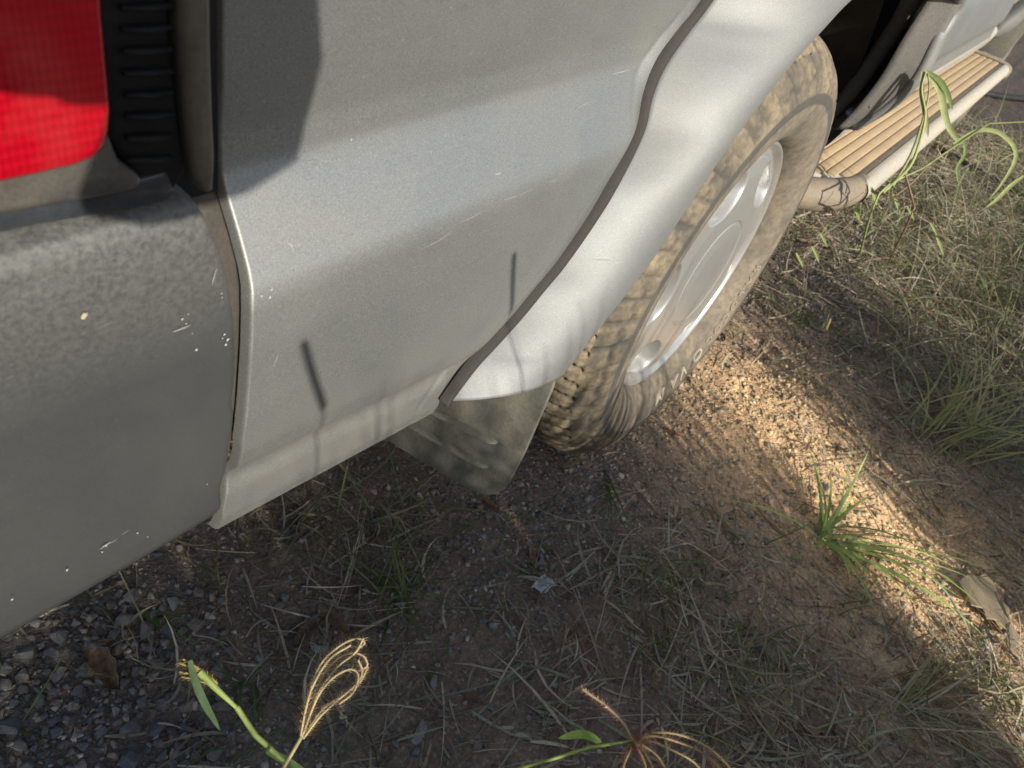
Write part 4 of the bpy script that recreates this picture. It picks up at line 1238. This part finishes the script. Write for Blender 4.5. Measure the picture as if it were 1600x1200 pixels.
leaf((455, 1010), (515, 968), .020, (.19, .125, .085), .3, 'brown dead leaf half hidden in grass below the bumper')
leaf((490, 960), (548, 992), .020, (.22, .145, .09), .3, 'tan dead leaf overlapping the darker leaf in the grass')
leaf((830, 892), (836, 852), .009, (.30, .19, .12), .3, 'narrow pinkish leaf on bare dirt in front of the mud flap')
leaf((762, 775), (776, 802), .010, (.33, .19, .09), .3, 'small orange leaf just below the mud flap corner')
leaf((1235, 1130), (1300, 1150), .028, (.24, .16, .11), .2, 'wide brown leaf in the straw away from the car')
leaf((725, 1090), (755, 1100), .012, (.22, .14, .09), .3, 'small reddish leaf beside a pale stone on bare dirt')
leaf((1040, 672), (1062, 690), .010, (.34, .17, .09), .3, 'rusty leaf fragment against the foot of the tyre')
leaf((1150, 1165), (1172, 1185), .012, (.42, .37, .28), .2, 'pale leaf scrap in the straw')
# white crumpled scrap
V = []; 
x, y = gpix(848, 918)
bm = bmesh.new(); bmesh.ops.create_grid(bm, x_segments=7, y_segments=5, size=1)
for v in bm.verts:
    h = (vnoise(v.co.x * 2 + 5, v.co.y * 2, 1.2, 61) - .5)
    v.co = Vector((x + v.co.x * .016 + .006 * h, y + v.co.y * .011, float(gh(x, y)) + .009 + .016 * float(h) + .004 * math.sin(v.co.x * 5)))
me = bpy.data.meshes.new('paper_scrap'); bm.to_mesh(me); bm.free(); me.materials.append(M_PAPER)
o = bpy.data.objects.new('paper_scrap', me); COL.objects.link(o); tag(o, 'crumpled whitish scrap lying on bare dirt', 'scrap')
# flattened tan scrap at the edge of the strip
pix = [(1498, 908), (1512, 897), (1530, 900), (1541, 893), (1556, 915), (1563, 935), (1577, 948), (1580, 972), (1592, 992), (1588, 1012), (1597, 1030), (1580, 1018), (1572, 1003), (1575, 985), (1556, 968), (1541, 966), (1536, 950), (1518, 945), (1510, 925)]
M_TAN = plastic('flattened_scrap', (.30, .24, .16), rough=.8, dust=.6, dustcol=(.36, .29, .19), scale=40, bumps=.4)
prism('flattened_scrap', [PZ(a, b_, .012 + .005 * math.sin(i * 2.3)) for i, (a, b_) in enumerate(pix)], (0, 0, -.003), M_TAN, None, .001, 1)
bpy.data.objects['flattened_scrap'].parent = None
tag(bpy.data.objects['flattened_scrap'], 'flattened tan torn scrap lying at the end of the sunlit strip', 'scrap')
# small dark ring by the tyre
cx, cy = gpix(1122, 530)
ring = [(cx + .013 * math.cos(t), cy + .013 * math.sin(t), .010 + .004 * math.sin(t)) for t in np.linspace(0, 2 * math.pi, 25)]
tag(MB().tube(ring, .0022, sides=6, cap=False).obj('plastic_ring', M_HOSE), 'small dark plastic ring on the dirt beyond the tyre', 'ring')
# red fragment
x, y = gpix(1391, 742)
o = bpy.data.objects.new('red_fragment', stone_mesh(900, M_REDBIT, 12)); COL.objects.link(o); o.location = (x, y, float(gh(x, y)) + .003); o.scale = (.005, .004, .004)
tag(o, 'tiny red fragment on shaded dirt beside the sunlit strip', 'fragment')
# black hoses in the grass
tag(MB().tube(crv(lay([(1455, 235), (1510, 268), (1560, 295), (1620, 330)], .012), 30), .011, sides=10).obj('black_hose', M_HOSE), 'black hose in the grass close to the side step', 'hose')
tag(MB().tube(crv(lay([(1520, 150), (1560, 156), (1620, 160)], .014), 30), .016, sides=10).obj('black_hose', M_HOSE), 'thicker black hose on the shaded dirt beyond the side step', 'hose')

# ================================================================== TALL GRASS added out of view to shade the ground, gap left for the sunlit strip
def tall(n, x0, x1, y0, y1, h0, h1, seed):
    rg = np.random.default_rng(seed)
    x = rg.uniform(x0, x1, n); y = rg.uniform(y0, y1, n)
    return x, y, rg.uniform(h0, h1, n)
X_, Y_, H_ = [], [], []
for a in ((6500, -3.2, -.72, -1.45, -1.05, .92, 1.08, 1), (1500, -.78, -.345, -1.40, -1.05, .66, .80, 2), (900, .03, .55, -1.4, -1.05, .55, .86, 3), (2000, .55, 3.6, -1.5, -1.05, .42, .70, 4)):
    x, y, h = tall(*a); x = x + .42 * (y + 1.2); X_.append(x); Y_.append(y); H_.append(h)
X_ = np.concatenate(X_); Y_ = np.concatenate(Y_); H_ = np.concatenate(H_)
n = len(X_)
tc = pick([[.16, .19, .06], [.22, .20, .10], [.28, .23, .13], [.12, .15, .05]], n)
tag(blades('shade_grass', np.stack([X_, Y_, gh(X_, Y_)], 1), RNG.uniform(0, 6.28, n), H_, RNG.uniform(.009, .016, n), RNG.uniform(1.35, 1.57, n), RNG.uniform(.05, .4, n), tc, M_BLADE, segs=4), 'tall grass added out of view to shade the ground beside the car', 'grass', kind='stuff')
# ================================================================== SCRATCHES AND CHIPS in the paint
M_CHIP = plastic('bare_scratch', (.48, .48, .46), rough=.7, dust=.1, bumps=0)
M_CHIP2 = plastic('mud_spot', (.50, .42, .28), rough=.8, dust=.3, bumps=.2)
def bsurf(px, py): return PY(px, py, .0055)
def scratch(pix, w, parent, fn, name='scratch', mat=M_CHIP, lift=.0006):
    p = crv([fn(*q) for q in pix], 10); tan = np.gradient(p, axis=0); V = []
    for i in range(10):
        t = tan[i] / np.linalg.norm(tan[i]); sd = np.array([-t[2], 0, t[0]]); u = i / 9
        ww = w * (.25 + math.sin(math.pi * u) * .75)
        ww *= .55
        V += [p[i] - sd * ww / 2 + [0, -lift, 0], p[i] + sd * ww / 2 + [0, -lift, 0]]
    return mesh_obj(name, V, [(2 * i, 2 * i + 1, 2 * i + 3, 2 * i + 2) for i in range(9)], mat, parent)
def chip(px, py, r, parent, fn, mat=M_CHIP):
    c = fn(px, py); n_ = 11; r = r * .62
    V = [c + [0, -.0008, 0]] + [c + np.array([math.cos(t) * r * RNG.uniform(.5, 1.3), -.0005, math.sin(t) * r * RNG.uniform(.5, 1.3)]) for t in np.linspace(0, 6.28, n_, endpoint=False)]
    return mesh_obj('paint_chip', V, [(0, 1 + i, 1 + (i + 1) % n_) for i in range(n_)], mat, parent)
for pix in ([(880, 212), (888, 190), (902, 168), (926, 157)], [(718, 347), (735, 340), (752, 330)], [(784, 313), (797, 309), (808, 305)], [(810, 305), (820, 300), (829, 295)], [(857, 284), (866, 281), (873, 277)], [(650, 392), (690, 372), (712, 352)], [(448, 378), (455, 384), (458, 392)], [(455, 410), (460, 398), (462, 392)], [(425, 572), (431, 560), (435, 548)]):
    scratch(pix, .0006, quarter, SURF)
for px, py, r in ((408, 462, .0012), (421, 464, .0014), (424, 452, .0011), (548, 218, .0010), (797, 150, .0007), (627, 62, .0005), (690, 356, .0007), (560, 190, .0005)):
    chip(px, py, r, quarter, SURF)
for px, py, r in ((350, 522, .0013), (355, 530, .0020), (352, 538, .0016), (347, 528, .0008), (306, 546, .0018), (284, 498, .0013), (290, 505, .0009), (293, 490, .0009), (345, 458, .0008), (346, 464, .0007), (165, 852, .0014), (159, 862, .0010), (214, 832, .0012), (104, 890, .0014), (18, 936, .0012), (300, 520, .0006), (323, 756, .0008), (230, 838, .0006)):
    chip(px, py, r * .8, bumper, bsurf)
chip(131, 492, .0026, bumper, bsurf, M_CHIP2)
scratch([(268, 518), (282, 513), (297, 507)], .0009, bumper, bsurf)
scratch([(155, 858), (164, 851), (172, 846)], .0011, bumper, bsurf)
scratch([(330, 445), (334, 430), (338, 418)], .0006, bumper, bsurf)
def fsurf(px, py): return PY(px, py, -.0385)
scratch([(958, 411), (966, 410), (974, 409)], .0007, flare, fsurf)
# seed heads out of frame whose shadows fall on the panel and the flare
for q, yc, lab in ((SURF(490, 590), -.50, 'tall seed head standing outboard of the quarter panel'), (PY(846, 455, -.03), -.46, 'tall seed head standing outboard of the wheel arch')):
    t = (q[1] - yc) / SUN_DIR.y
    c = q - np.array(SUN_DIR) * t
    sp = tag(empty('seed_grass', (c[0] + .02, c[1], 0)), lab, 'grass'); SPO = np.array(sp.location)
    sub(spike([c + [-.010, 0, .034], c, c + [.012, 0, -.034]], .0034, .003, GOLD, (.40, .27, .13), sp, 60))
    sub(stalk('stem', [c + [.012, 0, -.034], c + [.024, 0, -.25], np.array([c[0] + .02, c[1], -.01])], .0008, (.40, .40, .18), None, parent=sp))
# ================================================================== PHOTOGRAPHER, just outside the frame, whose phone and hand shade the lamp
RV, DV, FV = MR[:, 0], MR[:, 1], MR[:, 2]
def CP(a, b, c=0.0): return CAM + RV * a + DV * b + FV * c
M_PHONE = plastic('phone_glass', (.02, .02, .022), rough=.2, dust=.05, coat=.5, bumps=0)
M_SKIN = plastic('skin', (.42, .26, .18), rough=.55, dust=.1, dustcol=(.36, .2, .14), bumps=.1)
M_SHIRT = plastic('dark_shirt', (.03, .04, .07), rough=.9, dust=.1, bumps=.4, scale=90)
M_JEANS = plastic('trousers', (.06, .07, .10), rough=.9, dust=.2, bumps=.4, scale=90)
corner = []
for sx0, sy0, a0 in ((1, 1, 0), (-1, 1, 90), (-1, -1, 180), (1, -1, 270)):
    for k in range(5):
        t = math.radians(a0 + 90 * k / 4)
        corner.append(CP(.068 + sx0 * .062 + .010 * math.cos(t), -.060 + sy0 * .030 + .010 * math.sin(t), -.014))
phone = prism('phone', corner, tuple(FV * .008), M_PHONE, None, .0015, 2)
tag(phone, 'black phone held up sideways beside the bumper corner', 'phone')
def skin_mesh(name, nodes, edges, mat, parent=None, sub=1):
    keys = list(nodes)
    me = bpy.data.meshes.new(name)
    me.from_pydata([tuple(nodes[k][0]) for k in keys], [(keys.index(a), keys.index(b)) for a, b in edges], [])
    me.materials.append(mat)
    o = bpy.data.objects.new(name, me); COL.objects.link(o)
    o.modifiers.new('skin', 'SKIN').use_smooth_shade = True
    for i, k in enumerate(keys):
        r = nodes[k][1]
        me.skin_vertices[0].data[i].radius = (r, r) if np.isscalar(r) else r
        me.skin_vertices[0].data[i].use_root = (i == 0)
    if parent: o.parent = parent
    if sub: s = o.modifiers.new('sub', 'SUBSURF'); s.levels = sub; s.render_levels = sub
    return o
HIP = np.array([-1.74, -.56, .92])
fwd2 = np.array([.86, .50, 0]); fwd2 /= np.linalg.norm(fwd2); rt2 = np.array([fwd2[1], -fwd2[0], 0])
def BP(f, r, z): return np.array([HIP[0], HIP[1], 0]) + fwd2 * f + rt2 * r + np.array([0, 0, z])
hand = CP(.106, .016, -.042)
wrist = CP(.164, -.036, -.055)
lh = CP(.030, -.030, -.048); lw = CP(-.040, -.065, -.120)
nodes = {
 'pelvis': (BP(0, 0, .92), (.15, .11)), 'spine': (BP(.02, 0, 1.10), (.14, .10)), 'chest': (BP(.05, 0, 1.32), (.16, .11)), 'neck': (BP(.08, 0, 1.47), .055),
 'head0': (BP(.13, 0, 1.56), .078), 'head1': (BP(.145, 0, 1.66), .095), 'head2': (BP(.13, 0, 1.73), .07),
 'rs': (BP(.05, .19, 1.38), .062), 're': (BP(.22, .34, 1.47), .045), 'rw': (wrist, (.058, .045)), 'rh': (hand, (.050, .036)),
 'ls': (BP(.05, -.19, 1.38), .062), 'le': (BP(.20, -.34, 1.29), .045), 'lw': (lw, .028), 'lh': (lh, (.05, .034)),
 'rhip': (BP(0, .09, .86), .095), 'rk': (BP(.03, .10, .48), .062), 'ra': (BP(0, .11, .09), .042), 'rt': (BP(.14, .12, .035), .036),
 'lhip': (BP(0, -.09, .86), .095), 'lk': (BP(.03, -.10, .48), .062), 'la': (BP(0, -.11, .09), .042), 'lt': (BP(.14, -.12, .035), .036)}
edges = [('pelvis', 'spine'), ('spine', 'chest'), ('chest', 'neck'), ('neck', 'head0'), ('head0', 'head1'), ('head1', 'head2'), ('chest', 'rs'), ('rs', 're'), ('re', 'rw'), ('rw', 'rh'), ('chest', 'ls'), ('ls', 'le'), ('le', 'lw'), ('lw', 'lh'),
         ('pelvis', 'rhip'), ('rhip', 'rk'), ('rk', 'ra'), ('ra', 'rt'), ('pelvis', 'lhip'), ('lhip', 'lk'), ('lk', 'la'), ('la', 'lt')]
for k, (b0, l) in enumerate(((-.092, .9), (-.073, 1.0), (-.054, .95), (-.036, .8))):       # four fingers curled over each end of the phone
    a0 = .062 + .021 * k
    nodes['f%da' % k] = (CP(a0, .026, -.036), .0110); nodes['f%db' % k] = (CP(a0, .018, -.018), .0105); nodes['f%dc' % k] = (CP(a0, -.006, -.0100), .0090)
    edges += [('rh', 'f%da' % k), ('f%da' % k, 'f%db' % k), ('f%db' % k, 'f%dc' % k)]
    nodes['g%da' % k] = (CP(.044, b0 + .020, -.044), .0115); nodes['g%db' % k] = (CP(.062, b0 + .016, -.038), .0105); nodes['g%dc' % k] = (CP(.082, b0 + .010, -.032), .0095)
    edges += [('lh', 'g%da' % k), ('g%da' % k, 'g%db' % k), ('g%db' % k, 'g%dc' % k)]
nodes['ta'] = (CP(.076, -.012, -.040), .012); nodes['tb'] = (CP(.066, -.036, -.032), .011); nodes['tc'] = (CP(.070, -.060, -.027), .009)
edges += [('rh', 'ta'), ('ta', 'tb'), ('tb', 'tc')]
nodes['ua'] = (CP(.030, -.070, -.044), .012); nodes['ub'] = (CP(.050, -.078, -.036), .011); nodes['uc'] = (CP(.070, -.076, -.030), .009)
edges += [('lh', 'ua'), ('ua', 'ub'), ('ub', 'uc')]
person = skin_mesh('person', nodes, edges, M_SKIN)
tag(person, 'person in dark shirt and trousers holding a phone up beside the bumper corner', 'person')
sh = {k: nodes[k] for k in ('pelvis', 'spine', 'chest', 'rs', 're', 'ls', 'le')}
sh = {k: (v[0], tuple(np.broadcast_to(np.asarray(v[1]) * 1.12, 2))) for k, v in sh.items()}
skin_mesh('shirt', sh, [('pelvis', 'spine'), ('spine', 'chest'), ('chest', 'rs'), ('rs', 're'), ('chest', 'ls'), ('ls', 'le')], M_SHIRT, person)
tr_ = {k: (nodes[k][0], tuple(np.broadcast_to(np.asarray(nodes[k][1]) * 1.15, 2))) for k in ('pelvis', 'rhip', 'rk', 'ra', 'lhip', 'lk', 'la')}
skin_mesh('trousers', tr_, [('pelvis', 'rhip'), ('rhip', 'rk'), ('rk', 'ra'), ('pelvis', 'lhip'), ('lhip', 'lk'), ('lk', 'la')], M_JEANS, person)
hr = {'h0': (BP(.10, 0, 1.69), .085), 'h1': (BP(.12, 0, 1.745), .08)}
M_HAIR = plastic('hair', (.02, .014, .01), rough=.6, dust=.05, scale=120)
skin_mesh('hair', hr, [('h0', 'h1')], M_HAIR, person)
